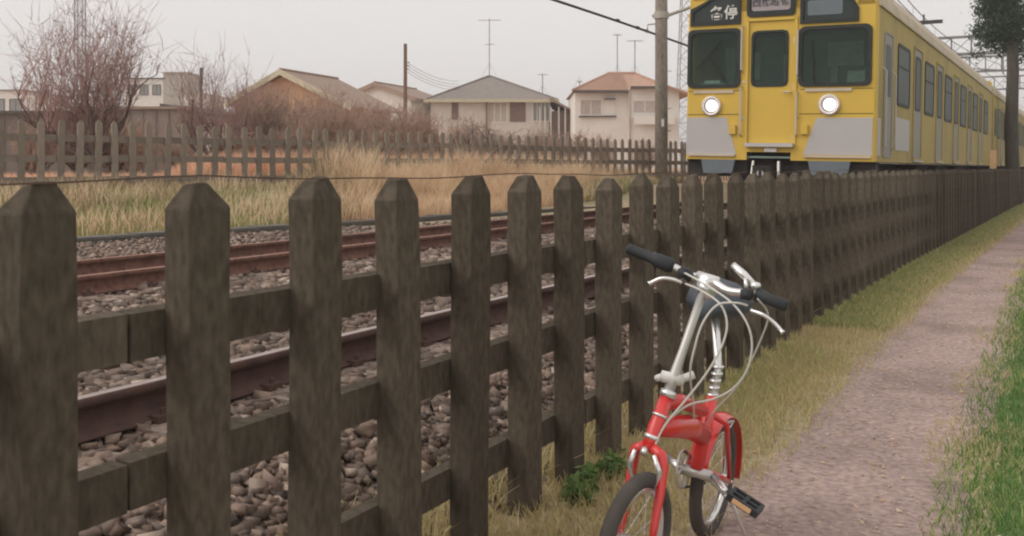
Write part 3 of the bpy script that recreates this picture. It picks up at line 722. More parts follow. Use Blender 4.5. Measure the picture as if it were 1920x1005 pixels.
# feeder cable, parallel to the track
b = MB(); pts = []
for t in np.linspace(2, 75, 60):
    pts.append((-8.97+offfar(t), t, 4.80+.06*math.cos((t-25)*.2)))
b.tube(pts, .032, 6)
for t in (18.5, 22.9, 24.3): b.tube([(-8.97, t-.04, 4.87), (-8.97, t+.04, 4.87)], .05, 6)
tag(part('overhead_cable', b, M['wire']), 'thick black overhead cable slanting down across the sky to the pole', 'cable')
def gantry(Z, label, zt, zbm, xr):
    t0 = (Z-.3)/CT
    xl = -9.3+offfar(t0); xrr = xr
    g = empty('catenary_gantry', (xl, t0, 0), label=label, cat='gantry', group='catenary gantries over the tracks')
    wd = xrr-xl
    for x in (0, wd):
        b = MB(); b.tube([(x, 0, -.2), (x, 0, zt+1.2)], .14, 10); part('mast', b, M['pole'], g)
    b = MB(); b.box((wd/2, 0, zbm), (wd, .12, .15)); b.box((wd/2, 0, zt), (wd, .12, .13)); part('chord', b, M['lattice'], g)
    b = MB(); n = int(wd/.9)
    for i in range(n+1):
        x = wd*i/n; b.box((x, 0, (zt+zbm)/2), (.08, .08, zt-zbm-.15))
        if i < n: b.tube([(x, 0, zbm), (x+wd/n, 0, zt)], .022, 4)
    part('lattice_web', b, M['lattice'], g)
    b = MB()
    for x in (5.6, 2.1):
        b.tube([(wd-x+2.4, 0, zbm), (wd-x+2.4, 0, zbm-1.1)], .04, 6); b.tube([(wd-x+2.4, 0, zbm-.9), (wd-x+.9, 0, zbm-.75)], .03, 6)
        b.lathe([(.03, 0), (.07, .03), (.03, .06), (.07, .09), (.03, .12)], 8, (wd-x+1.6, 0, zbm-.9))
    part('pull_off_arm', b, M['lattice'], g)
    return g
gantry(50, 'nearest catenary gantry spanning above the roof of the train', zof(64, 50), zof(97, 50), off(56)-.15)
gantry(66, 'middle catenary gantry spanning behind the train roof', zof(103, 66), zof(131, 66), off(74)+.2)
gantry(84, 'farthest catenary gantry low over the end of the train', zof(142, 84), zof(166, 84), off(94)+.3)
# contact and messenger wires of both tracks
for Dc, offf, lab in ((3.7, off, 'contact and messenger wires strung above the near track'), (7.24, offfar, 'contact and messenger wires strung above the far track')):
    b = MB(); p1_, p2_ = [], []
    for t in np.arange(1, 112, 1.6):
        u = ((t-11) % 45)/45; sag = 4*u*(1-u); st = .2*math.sin(t*.14)
        p1_.append((-Dc+offf(t)+st, t, RZ+5.1)); p2_.append((-Dc+offf(t)+st, t, RZ+6.1-.75*sag))
    b.tube(p1_, .012, 4); b.tube(p2_, .012, 4)
    for i in range(0, len(p1_), 3): b.tube([p1_[i], p2_[i]], .006, 4)
    tag(part('overhead_line', b, M['wire']), lab, 'overhead line', 'overhead lines above the tracks')
# transformer beam on a pole above the train roof
g = empty('equipment_pole', (off(46)-9.6, 46, 0), label='trackside pole carrying a short thick dark beam above the second car', cat='pole')
zz = zof(43, 41.5); b = MB(); b.tube([(0, 0, 0), (0, 0, zz+2.4)], .15, 10); part('pole_shaft', b, M['pole'], g)
pe = pix(1732, 43, 41.5)-Vector((off(46)-9.6, 46, 0))
b = MB(); b.tube([(0, 0, zz), (pe.x+.7, pe.y, zz)], .045, 6); part('cross_arm', b, M['lattice'], g)
b = MB(); b.box((pe.x, pe.y, zz+.02), (1.45, .16, .14)); b.tube([(pe.x, pe.y, zz), (pe.x, pe.y, zz+.35)], .04, 6); part('insulator_beam', b, M['wire'], g)

# ------------------------------------------------------------------ LATTICE TOWERS
def lattice_tower(px, Z, wb_, wt, h, label, zn=.8, seg=1.2, arms=()):
    p = pix(px, 315, Z); g = empty('lattice_tower', (p.x, p.y, .8), (0, 0, TH), label=label, cat='tower', group='lattice towers far behind')
    n = max(3, int(h/seg)); b = MB(); c = MB()
    def W_(z): return (wb_+(wt-wb_)*z/h)/2
    for sx, sy in ((-1, -1), (1, -1), (1, 1), (-1, 1)): b.tube([(sx*W_(0), sy*W_(0), 0), (sx*W_(h), sy*W_(h), h)], .025+wb_*.012, 4)
    for i in range(n):
        z0, z1 = h*i/n, h*(i+1)/n; a, d = W_(z0), W_(z1)
        cs0 = [(-a, -a), (a, -a), (a, a), (-a, a)]; cs1 = [(-d, -d), (d, -d), (d, d), (-d, d)]
        for k in range(4):
            l = (k+1) % 4
            c.tube([(*cs0[k], z0), (*cs1[l], z1)], .012+wb_*.006, 3, cap=False); c.tube([(*cs0[l], z0), (*cs1[k], z1)], .012+wb_*.006, 3, cap=False)
            c.tube([(*cs1[k], z1), (*cs1[l], z1)], .012+wb_*.006, 3, cap=False)
    part('leg_frame', b, M['lattice'], g); part('bracing', c, M['lattice'], g)
    for z, w in arms:
        b = MB(); b.tube([(-w, 0, z), (w, 0, z)], .08, 4); b.tube([(-w, 0, z), (0, 0, z+.9)], .05, 4); b.tube([(w, 0, z), (0, 0, z+.9)], .05, 4); part('cross_arm', b, M['lattice'], g)
lattice_tower(150, 70, .62, .5, 20, 'thin lattice mast rising behind the large bare tree on the left', seg=1.1)
lattice_tower(1289, 140, 3.4, 1.0, 34, 'steel lattice pylon showing between the concrete pole and the train', seg=2.2, arms=((26, 4), (30, 3.2)))

# ------------------------------------------------------------------ HOUSES
ZH = .8
def hroot(name, px, Z, yaw, label, cat='house'):
    p = pix(px, 315, Z); return empty(name, (p.x, p.y, ZH), (0, 0, TH+yaw), label=label, cat=cat)
def win(root, x0, x1, z0, z1, y, pane, frame=None, depth=.05, mull=1):
    b = MB(); t = .06; b.ring([(x0-t, z0-t), (x1+t, z0-t), (x1+t, z1+t), (x0-t, z1+t)], [(x0, z0), (x1, z0), (x1, z1), (x0, z1)], 'y', y-depth, y)
    for i in range(mull):
        xm = x0+(x1-x0)*(i+1)/(mull+1); b.bb(xm-.025, xm+.025, y-depth*.8, y-.002, z0, z1)
    w = part('window', b, frame or M['frame_dark'], root)
    b = MB(); b.bb(x0, x1, y-.02, y-.004, z0, z1); part('pane', b, pane, w); return w
def antenna(root, x, y, z0, z1, els=((.98, .6),), name='tv_antenna'):
    b = MB(); b.tube([(x, y, z0), (x, y, z1)], .03, 5)
    for q in (-1, 1): b.tube([(x+q*.5, y, z0), (x, y, z0+.9)], .012, 4)
    for f_, w in els:
        z = z0+(z1-z0)*f_; b.tube([(x-w, y, z), (x+w, y, z)], .022, 4)
        for i in range(5): b.tube([(x-w+w*.5*i, y-.35, z), (x-w+w*.5*i, y+.35, z)], .012, 4)
    part(name, b, M['lattice'], root)
def gable(name, px, Z, yaw, apz, eavz, hw_l, hw_r, depth, label, wall, roof, trim, over=.5):
    r = hroot(name, px, Z, yaw, label); ap, ev = apz-ZH, eavz-ZH
    sl = (ap-ev)/hw_r; evl = ap-sl*hw_l
    b = MB(); b.prism([(-hw_l+.5, 0), (hw_r-.5, 0), (hw_r-.5, ev+.3*sl), (0, ap-.22), (-hw_l+.5, evl+.3*sl)], 'y', 0, depth); part('wall', b, wall, r)
    b = MB()
    b.prism([(0, ap), (hw_r, ev), (hw_r, ev-.12), (0, ap-.14)], 'y', -over, depth+over); b.prism([(0, ap), (0, ap-.14), (-hw_l, evl-.12), (-hw_l, evl)], 'y', -over, depth+over)
    rf = part('roof', b, roof, r)
    b = MB(); b.prism([(0, ap+.03), (hw_r+.02, ev+.03), (hw_r+.02, ev-.24), (0, ap-.27)], 'y', -over-.05, -over); b.prism([(0, ap+.03), (0, ap-.27), (-hw_l-.02, evl-.24), (-hw_l-.02, evl+.03)], 'y', -over-.05, -over); part('bargeboard', b, trim, rf)
    b = MB(); b.tube([(0, -over, ap+.03), (0, depth+over, ap+.03)], .07, 6); part('ridge_cap', b, roof, rf)
    return r, ap, ev
hA, ap, ev = gable('brown_house', 535, 50, -.36, zof(132, 50), zof(203, 50), 3.4, 4.0, 4.6, 'tan gabled house behind the twiggy shrubs, left of the other houses', M['wall_brown'], M['roof_brown'], M['trim'])
win(hA, -1.0, .2, 2.0, 3.1, 0, M['window'])
hB, ap, ev = gable('white_gabled_house', 706, 70, -.36, zof(155, 70), zof(186, 70), 1.9, 3.2, 6, 'small white gabled house with brown roof beside the thin brown pole', M['wall_white'], M['roof_brown'], M['roof_brown'], .35)
# grey hipped house
Zc = 65; sc_ = F/Zc
hC = hroot('grey_roof_house', 915, Zc, 0, 'pale house with grey hipped roof and a tall television antenna')
ez = zof(187, Zc)-ZH; az_ = zof(143, Zc+4)-ZH
xl, xr = (797-915)/sc_, (1046-915)/sc_
b = MB(); b.bb(xl+.35, xr-.55, .4, 8.4, 0, ez-.02); part('wall', b, M['wall_grey'], hC)
b = MB(); b.add([(xl, 0, ez), (xr, 0, ez), (xr, 8.8, ez), (xl, 8.8, ez), (0, 4.0, az_), (.2, 4.6, az_)], [(0, 1, 4), (1, 2, 5, 4), (2, 3, 5), (3, 0, 4, 5), (3, 2, 1, 0)]); rf = part('roof', b, M['roof_grey'], hC)
b = MB()
for a_, c_ in (((xl, 0, ez), (0, 4, az_)), ((xr, 0, ez), (0, 4, az_))): b.tube([Vector(a_)+Vector((0, 0, .03)), Vector(c_)+Vector((0, 0, .05))], .06, 5)
part('hip_cap', b, M['roof_grey'], rf)
b = MB(); b.bb(xl-.02, xr+.02, -.09, 0, ez-.16, ez+.03); b.bb(xl-.09, xl-.02, 0, 8.8, ez-.16, ez+.03); b.bb(xr+.02, xr+.09, 0, 8.8, ez-.16, ez+.03); part('gutter', b, M['trim'], hC)
def X(px): return (px-915)/sc_
def Zz(py): return zof(py, Zc)-ZH
win(hC, X(848), X(857), Zz(222), Zz(193), .4, M['shutter_brown'], M['shutter_brown'], mull=0)
win(hC, X(915), X(950), Zz(228), Zz(192), .4, M['beige'], M['wall_white'], mull=2)
win(hC, X(958), X(984), Zz(226), Zz(192), .4, M['shutter_brown'], M['shutter_brown'], mull=1)
win(hC, X(1000), X(1030), Zz(226), Zz(192), .4, M['window'], M['wall_white'], mull=3)
b = MB(); b.bb(X(911), X(914), .25, .4, 0, Zz(190)); part('downpipe', b, M['shutter_brown'], hC)
b = MB(); b.add([(X(1030), -.4, Zz(183)), (X(1078), .2, Zz(207)), (X(1078), 7, Zz(207)), (X(1030), 7, Zz(183)), (X(1030), -.4, Zz(187)), (X(1078), .2, Zz(211)), (X(1078), 7, Zz(211)), (X(1030), 7, Zz(187))], [(0, 1, 2, 3), (7, 6, 5, 4), (0, 4, 5, 1), (1, 5, 6, 2), (2, 6, 7, 3), (3, 7, 4, 0)]); part('wing_roof', b, M['roof_brown'], hC)
b = MB(); b.bb(X(1036), X(1074), .5, 6.5, 0, Zz(207)); part('wing_wall', b, M['shutter_brown'], hC)
b = MB()
for px in (1012, 1022, 1033, 1048, 1060): b.bb(X(px)-.05, X(px)+.05, .1, .2, 0, Zz(200))
part('porch_post', b, M['wall_grey'], hC)
antenna(hC, 0, 4, az_, Zz(35)*1.06, ((.97, .75), (.55, .3)))
antenna(hC, X(1020), 3, ez+.3, Zz(130), ((.96, .3),))
# orange roofed house
Zd = 60; sd_ = F/Zd
hD = hroot('orange_roof_house', 1178, Zd, 0, 'white two storey house with orange tiled roof, half behind the concrete pole')
def X(px): return (px-1178)/sd_
def Zz(py): return zof(py, Zd)-ZH
b = MB(); b.bb(X(1079), X(1179), .45, 7.5, 0, Zz(171)); b.bb(X(1179), X(1272), -.25, 7.5, 0, Zz(166)); part('wall', b, M['wall_white'], hD)
b = MB(); e1 = Zz(170); e2 = Zz(164); RD = zof(138, Zd+3.8)-ZH
b.add([(X(1074), 0, e1), (X(1180), 0, e1), (X(1180), -.7, e2), (X(1246), -.7, e2), (X(1292), -.7, Zz(180)), (X(1292), 8, Zz(180)), (X(1074), 8, e1), (X(1152), 3.8, RD), (X(1206), 3.8, RD)],
      [(0, 1, 8, 7), (1, 2, 3, 8), (3, 4, 8), (4, 5, 8), (5, 6, 7, 8), (6, 0, 7), (6, 5, 4, 3, 2, 1, 0)])
rf = part('roof', b, M['roof_orange'], hD)
b = MB(); b.tube([(X(1150), 3.8, RD), (X(1208), 3.8, RD)], .12, 6); b.tube([(X(1074), 0, e1+.04), (X(1152), 3.8, RD)], .09, 6); b.tube([(X(1206), 3.8, RD), (X(1246), -.7, e2+.03), (X(1292), -.7, Zz(179))], .09, 6); part('ridge_cap', b, M['roof_orange'], rf)
b = MB()
for i in range(26):
    px = 1078+i*4.0; f_ = i/25
    if px < 1180: b.tube([(X(px), .0, e1+.03), (X(px)+(X(1152)-X(px))*.0, min(3.6, 3.7*min(1, (px-1074)/78)), e1+.03+(RD-e1)*min(1, (px-1074)/78)*.97)], .035, 4)
tr_ = part('tile_course', b, M['roof_orange'], rf); tr_['kind'] = 'stuff'
b = MB(); b.bb(X(1074), X(1179.5), -.08, -.0, e1-.14, e1+.02); b.bb(X(1180.5), X(1246), -.78, -.7, e2-.14, e2+.02); part('gutter', b, M['frame_dark'], hD)
win(hD, X(1090), X(1128), Zz(214), Zz(187), .45, M['shutter_pink'], M['wall_white'], mull=1)
win(hD, X(1134), X(1153), Zz(214), Zz(188), .45, M['wall_white'], M['wall_white'], mull=0)
win(hD, X(1187), X(1229), Zz(212), Zz(190), -.25, M['shutter_pink'], M['wall_white'], mull=1)
b = MB(); b.bb(X(1086), X(1157), .28, .45, Zz(219), Zz(217)); b.bb(X(1134), X(1155), .1, .45, Zz(186), Zz(184)); part('window_ledge', b, M['frame_dark'], hD)
b = MB(); b.bb(X(1186), X(1262), -.8, -.25, Zz(222), Zz(219)); b.bb(X(1186), X(1262), -.8, -.74, Zz(234), Zz(231)); b.bb(X(1186), X(1262), -.8, -.76, Zz(231), Zz(222)); part('balcony', b, M['wall_white'], hD)
b = MB(); b.bb(X(1178), X(1181), -.34, -.25, 0, Zz(168)); part('downpipe', b, M['shutter_pink'], hD)
antenna(hD, X(1170), 3.8, Zz(138), Zz(48), ((.98, .25),)); antenna(hD, X(1205), 3.8, Zz(138), Zz(60), ((.98, .5),)); antenna(hD, X(1093), 3, e1+.2, Zz(143), ((.9, .12),))
# dark evergreen clump between the two houses
# left sheds and far buildings
def boxb(name, px0, px1, yt, Z, depth, wall, roofm, label, cat='building', flat=True, yaw=0):
    pxm = (px0+px1)/2; r = hroot(name, pxm, Z, yaw, label, cat); w = (px1-px0)/F*Z; h = zof(yt, Z)-ZH
    b = MB(); b.bb(-w/2, w/2, 0, depth, 0, h-.1); part('wall', b, wall, r)
    if flat: b = MB(); b.bb(-w/2-.15, w/2+.15, -.15, depth+.15, h-.1, h); part('roof', b, roofm, r)
    return r, w, h
r, w, h = boxb('low_dark_shed', -120, 132, 208, 34, 6, M['shed'], M['frame_dark'], 'long low dark shed behind the fence at the left edge', 'shed')
for i in range(9):
    b = MB(); b.bb(-w/2+.3+i*.5, -w/2+.34+i*.5, -.05, 0, 0, h-.15); part('batten', b, M['shed'], r)
r, w, h = boxb('brown_shed', 135, 338, 200, 38, 5, M['shed2'], M['roof_brown'], 'brown boarded shed behind the large bare tree', 'shed')
for i in range(8):
    b = MB(); b.bb(-w/2+.2+i*.5, -w/2+.24+i*.5, -.05, 0, 0, h-.15); part('batten', b, M['shed'], r)
win(r, -.6, .4, 1.0, 1.8, 0, M['window'])
r = hroot('white_shed', 352, 40, -.3, 'small white shed with dark sloping roof between the two bare trees', 'shed'); hh = zof(203, 40)-ZH
b = MB(); b.prism([(-.9, 0), (.75, 0), (.75, hh-.25), (-.9, hh+.1)], 'y', 0, 3); part('wall', b, M['wall_white'], r)
b = MB(); b.prism([(-1.1, hh+.2), (.95, hh-.22), (.95, hh-.34), (-1.1, hh+.06)], 'y', -.3, 3.3); part('roof', b, M['frame_dark'], r)
b = MB(); b.bb(-.1, .4, -.04, 0, 0, 1.75); part('door', b, M['shutter_pink'], r)
r, w, h = boxb('beige_building', 306, 352, 135, 95, 4, M['beige'], M['beige'], 'beige square tank building far behind the left trees', 'building')
win(r, -.5, .5, h-2.2, h-1.2, 0, M['beige'], M['beige'])
r, w, h = boxb('white_flat_building', 232, 306, 146, 95, 6, M['wall_white'], M['frame_dark'], 'white flat roofed building with dark roof edge beside the beige one')
for i in range(3): win(r, -w/2+.4+i*1.2, -w/2+1.1+i*1.2, h-1.6, h-.7, 0, M['window'])
r, w, h = boxb('pale_low_building', 345, 385, 175, 92, 6, M['wall_white'], M['beige'], 'pale low building right of the beige building')
r, w, h = boxb('pale_tall_building', -60, 45, 168, 80, 8, M['wall_white'], M['roof_grey'], 'pale building with grey roof edge at the far left')
for i in range(3): win(r, -w/2+.6+i*1.4, -w/2+1.5+i*1.4, h-1.7, h-.8, 0, M['window'])
# brown pole with drop wires
p = pix(760, 315, 58); r = empty('wooden_pole', (p.x, p.y, ZH), (0, 0, TH), label='thin brown wooden pole standing between the white gabled house and the grey roofed house', cat='pole')
b = MB(); b.tube([(0, 0, 0), (0, 0, zof(82, 58)-ZH)], [.13, .10], 8); part('pole_shaft', b, M['wood'], r)
b = MB()
for zy in (117, 123, 130): b.box((.08, 0, zof(zy, 58)-ZH), (.3, .06, .05))
part('cross_arm', b, M['wood'], r)
b = MB()
for k_, (ya, yb) in enumerate(((116, 152), (122, 158), (128, 163), (134, 168))):
    a_ = pix(762, ya, 58); c_ = pix(860, yb, 67); b.tube([a_.lerp(c_, i/10)+Vector((0, 0, -.3*4*(i/10)*(1-i/10))) for i in range(11)], .012, 4)
tag(part('service_wires', b, M['wire_rust']), 'thin sagging service wires running from the brown pole to the grey roofed house', 'wire')
p = pix(377, 315, 45); r = empty('short_pole', (p.x, p.y, ZH), label='short dark post rising behind the twigs left of the tan house', cat='pole')
b = MB(); b.tube([(0, 0, 0), (0, 0, zof(127, 45)-ZH)], .07, 6); part('pole_shaft', b, M['frame_dark'], r)

# ------------------------------------------------------------------ BARE TREES
def tubes3(segs):
    A = np.array([[*a, *b_] for a, b_, _, _ in segs]); r0 = np.array([s_[2] for s_ in segs]); r1 = np.array([s_[3] for s_ in segs])
    p, q = A[:, :3], A[:, 3:]; d = q-p; d /= np.linalg.norm(d, axis=1)[:, None]+1e-9
    ref = np.where(np.abs(d[:, 2:3]) > .9, np.array([[1, 0, 0]]), np.array([[0, 0, 1]])); u = np.cross(d, ref); u /= np.linalg.norm(u, axis=1)[:, None]; w = np.cross(d, u)
    V = []
    for k in range(3):
        a = 2*math.pi*k/3; V.append(p+(u*math.cos(a)+w*math.sin(a))*r0[:, None])
    for k in range(3):
        a = 2*math.pi*k/3; V.append(q+(u*math.cos(a)+w*math.sin(a))*r1[:, None])
    V = np.stack(V, 1).reshape(-1, 3); n = len(segs); base = (np.arange(n)*6)[:, None]
    Fc = np.concatenate([base+np.array([[k, (k+1) % 3, 3+(k+1) % 3, 3+k]]) for k in range(3)])
    return V, Fc
def bare_tree(seed, h, spread, nl, shoots, twigs, style='plum', thick=.07, tr_=.006):
    R = random.Random(seed); trunk, crown = [], []
    def grow(p, d, L, r, n, out, up=.0, wob=.25):
        pts = [p]
        for i in range(n):
            d = (d+Vector((R.gauss(0, wob), R.gauss(0, wob), R.gauss(0, wob)+up))).normalized()
            q = pts[-1]+d*L/n; out.append((pts[-1], q, r*(1-.6*i/n), r*(1-.6*(i+1)/n))); pts.append(q)
        return pts, d
    th = h*.16
    pts, d = grow(Vector((0, 0, -.1)), Vector((R.gauss(0, .15), R.gauss(0, .15), 1)), th+.1, thick*1.5, 3, trunk, wob=.08)
    top = pts[-1]
    for i in range(nl):
        a = 2*math.pi*(i+R.random()*.6)/nl; el = R.uniform(.45, 1.15)
        d = Vector((math.cos(a)*math.cos(el), math.sin(a)*math.cos(el), math.sin(el)))
        L = spread*R.uniform(.5, .9)
        lp, ld = grow(top, d, L, thick, 5, trunk, .06, .16)
        for j in range(4):
            bp = lp[1+j] if j < 4 else lp[-1]
            d2 = (ld*.4+Vector((R.gauss(0, .7), R.gauss(0, .7), R.uniform(.3, 1)))).normalized()
            bpts, bd = grow(bp, d2, h*.26*R.uniform(.6, 1.2), thick*.42, 4, trunk, .12, .2)
            for k in range(shoots):
                sp = bpts[R.randrange(1, len(bpts))]
                if style == 'plum': d3 = Vector((R.gauss(0, .28), R.gauss(0, .28), 1)).normalized(); L3 = (h-sp.z)*R.uniform(.15, 1.0)**2.0
                else: d3 = Vector((R.gauss(0, .8), R.gauss(0, .8), R.gauss(.35, .5))).normalized(); L3 = h*.2*R.uniform(.5, 1.2)
                L3 = max(L3, .2)
                s3, _ = grow(sp, d3, L3, tr_*1.5, 4, crown, .03, .10 if style == 'plum' else .3)
                for m_ in range(twigs):
                    tp = s3[R.randrange(1, len(s3))]; d4 = (d3+Vector((R.gauss(0, .8), R.gauss(0, .8), R.gauss(.1, .5)))).normalized()
                    grow(tp, d4, L3*R.uniform(.12, .35), tr_, 2, crown, .02, .2)
    V, Fc = tubes3([(tuple(a), tuple(b_), c, d_) for a, b_, c, d_ in trunk]); V2, F2 = tubes3([(tuple(a), tuple(b_), c, d_) for a, b_, c, d_ in crown])
    return V, Fc, V2, F2
M['limb'] = mat('dark_limb', (.16, .12, .105), .95, (.1, .075, .065), 5, .6)
def tree_proto(seed, m, **k):
    V, Fc, V2, F2 = bare_tree(seed, **k)
    return fast('trunk', V, Fc, M['limb']), fast('twig_crown', V2, F2, m)
def place_tree(proto, x, y, z, rz, sc, name, label, cat, group=None):
    r = empty(name, (x, y, z), (0, 0, rz), label=label, cat=cat, group=group); r.scale = (sc, sc, sc)
    ob('trunk', proto[0], r); ob('crown', proto[1], r); return r
plumA = tree_proto(3, M['twig'], h=4.0, spread=2.2, nl=10, shoots=14, twigs=7, thick=.058, tr_=.0055)
plumB = tree_proto(8, M['twig'], h=3.4, spread=1.5, nl=6, shoots=9, twigs=5, thick=.06, tr_=.006)
greyA = tree_proto(12, M['twig_grey'], h=2.4, spread=1.5, nl=6, shoots=8, twigs=4, style='wild', thick=.075, tr_=.007)
greyB = tree_proto(15, M['twig_grey'], h=2.2, spread=1.3, nl=5, shoots=8, twigs=4, style='wild', thick=.06, tr_=.007)
shA = tree_proto(21, M['shrub'], h=2.6, spread=1.3, nl=8, shoots=15, twigs=5, thick=.035, tr_=.0085)
shB = tree_proto(25, M['shrub'], h=2.3, spread=1.4, nl=8, shoots=15, twigs=5, style='wild', thick=.035, tr_=.009)
def at(px, Z, z=.82): p = pix(px, 315, Z); return p.x, p.y, z
place_tree(plumA, *at(172, 21.5), .4, 1.0, 'plum_tree', 'large spreading bare plum tree with reddish upright twigs on the left', 'tree')
place_tree(plumB, *at(400, 23.5), 1.2, .95, 'plum_tree', 'narrower bare plum tree left of the tan gabled house', 'tree')
place_tree(plumB, *at(452, 25.5), 2.9, .82, 'plum_tree', 'low bare plum tree in front of the left end of the tan house', 'tree')
place_tree(greyA, *at(915, 29.5), .8, 1.0, 'bare_tree', 'low grey bare tree with crooked branches under the grey roofed house', 'tree')
place_tree(greyB, *at(985, 31), 2.2, 1.0, 'bare_tree', 'grey bare tree just right of the crooked one', 'tree')
place_tree(greyB, *at(1035, 33), 4.2, 1.05, 'bare_tree', 'grey bare tree before the gap between the two pale houses', 'tree')
sh = [(60, 22, 'A', .55, 'under the large plum tree at the far left'), (250, 25, 'A', .62, 'to the right of the large plum tree'), (330, 26, 'B', .7, 'in front of the small white shed'),
      (500, 27, 'A', 1.02, 'before the left roof slope of the tan house'), (560, 26, 'B', 1.0, 'before the middle of the tan house wall'), (615, 28, 'A', 1.0, 'before the right roof slope of the tan house'),
      (655, 26, 'B', .9, 'at the right corner of the tan house'), (695, 29, 'A', .88, 'before the small white gabled house'), (740, 27, 'B', .88, 'left of the foot of the brown pole'), (775, 30, 'A', .84, 'right of the foot of the brown pole'),
      (815, 29, 'B', .74, 'at the left corner of the grey roofed house'), (865, 32, 'A', .78, 'before the left windows of the grey roofed house'), (1075, 34, 'B', .95, 'at the left corner of the orange roofed house'),
      (1130, 35, 'A', .6, 'low before the white wall of the orange roofed house'), (1205, 36, 'A', .55, 'low beside the concrete pole'), (585, 24.5, 'A', .7, 'low, right behind the far fence before the tan house'),
      (530, 24.6, 'B', .8, 'low under the left roof slope of the tan house'), (640, 25, 'A', .82, 'low at the right edge of the tan house wall'), (715, 26, 'B', .84, 'low behind the far fence before the small white gabled house'),
      (765, 26.5, 'A', .78, 'low behind the far fence exactly before the brown pole'), (800, 27.5, 'A', .72, 'low behind the far fence where the grey roof begins'), (425, 24, 'B', .8, 'low under the narrower plum tree'), (470, 26, 'A', .95, 'between the narrower plum tree and the tan house'),
      (945, 33, 'A', .62, 'low between the two grey bare trees'), (1020, 31, 'A', .6, 'low under the grey bare tree before the house gap'), (130, 23, 'B', .85, 'under the left half of the large plum tree'), (215, 23, 'B', .85, 'under the right half of the large plum tree')]
for i, (px, Z, v, s_, lab) in enumerate(sh):
    place_tree(shA if v == 'A' else shB, *at(px, Z), i*1.7, s_, 'bare_shrub', 'reddish brown twiggy shrub '+lab, 'shrub', 'twiggy shrubs behind the far fence')

# ------------------------------------------------------------------ RIGHT TREE
p = pix(1898, 315, 33); r = empty('evergreen_tree', (p.x, p.y, 0), label='dark evergreen tree with a tall straight trunk at the right edge', cat='tree')
b = MB(); b.tube([(0, 0, -.1), (.02, 0, .5), (-.03, 0, 2.5), (.02, .05, 4.5), (0, 0, 7.5), (0, 0, 10)], [.33, .24, .21, .19, .16, .08], 12); part('trunk', b, M['bark'], r, smooth=True)
b = MB(); R = random.Random(4); tips = []
for i in range(26):
    z = 5.3+i*.2; a = R.uniform(0, 6.28); L = R.uniform(.7, 1.7)*(1-.045*i*.5)
    if i in (1, 3, 5, 8, 11): a = TH+math.pi+R.uniform(-.4, .4)
    d = Vector((math.cos(a), math.sin(a), R.uniform(-.35, .3))); q = Vector((0, 0, z))
    pts = [q, q+d*L*.5+Vector((0, 0, .05)), q+d*L+Vector((0, 0, -.12))]; b.tube(pts, [.05, .03, .012], 5)
    for k in range(12): tips.append(pts[1].lerp(pts[2], R.uniform(-.6, 1.1))+Vector((R.gauss(0, .16), R.gauss(0, .16), R.gauss(0, .13))))
part('limb', b, M['bark'], r)
T = np.array([tuple(t_) for t_ in tips]); T = np.concatenate([T, np.stack([nr.normal(0, .28, 60), nr.normal(0, .28, 60), nr.uniform(5.3, 8, 60)], 1)]); n = len(T)*85; c_ = T[nr.integers(0, len(T), n)]+nr.normal(0, .17, (n, 3))*np.array([1.1, 1.1, .8])
def leaves(cn, s0, s1):
    n = len(cn); u = nr.normal(0, 1, (n, 3)); u /= np.linalg.norm(u, axis=1)[:, None]; w = np.cross(u, nr.normal(0, 1, (n, 3))); w /= np.linalg.norm(w, axis=1)[:, None]
    s_ = nr.uniform(s0, s1, n)[:, None]; V = np.stack([cn-u*s_, cn+w*s_*.45, cn+u*s_, cn-w*s_*.45], 1).reshape(-1, 3)
    return V, np.arange(4*n).reshape(-1, 4), np.repeat(nr.random(n), 4)
V, Fc, A_ = leaves(c_, .035, .075); ob('foliage', fast('foliage', V, Fc, M['leaf'], A_), r)['kind'] = 'stuff'
# marker board by the train
p = pix(1862, 315, 29.5); zt = zof(281, 29.5)
r = empty('marker_post', (p.x, p.y, 0), label='small faded orange marker board beside the train before the trunk', cat='marker')
b = MB(); b.box((0, 0, zt/2), (.05, .05, zt)); part('post', b, M['steel'], r)
b = MB(); b.box((0, -.03, zt-.28), (.2, .02, .55), Matrix.Rotation(TH, 3, 'Z')); part('board', b, M['orange'], r)

# ------------------------------------------------------------------ GRASS
def blades(P, h, wd, lean, split=None):
    n = len(P); a = nr.uniform(0, math.pi*2, n); u = np.stack([np.cos(a), np.sin(a), np.zeros(n)], 1)
    l = nr.normal(0, 1, (n, 3)); l[:, 2] = 0
    top = P+np.stack([l[:, 0]*lean*h, l[:, 1]*lean*h, h], 1); mid = P+np.stack([l[:, 0]*lean*h*.35, l[:, 1]*lean*h*.35, h*.55], 1)
    w = wd[:, None]*.5
    V = np.stack([P-u*w, P+u*w, mid+u*w*.8, mid-u*w*.8, top], 1).reshape(-1, 3)
    b0 = (np.arange(n)*5)[:, None]
    Fc = np.concatenate([b0+np.array([[0, 1, 2]]), b0+np.array([[0, 2, 3]]), b0+np.array([[3, 2, 4]])])
    return V, Fc, np.repeat(nr.random(n), 5)
def noise2(x, y, s, seed=0):
    r = np.random.default_rng(seed); v = np.zeros_like(x)
    for i in range(5):
        a = r.uniform(0, 6.28); f = s*r.uniform(.6, 1.9); v += np.sin(x*math.cos(a)*f+y*math.sin(a)*f+r.uniform(0, 6.28))
    return v/5
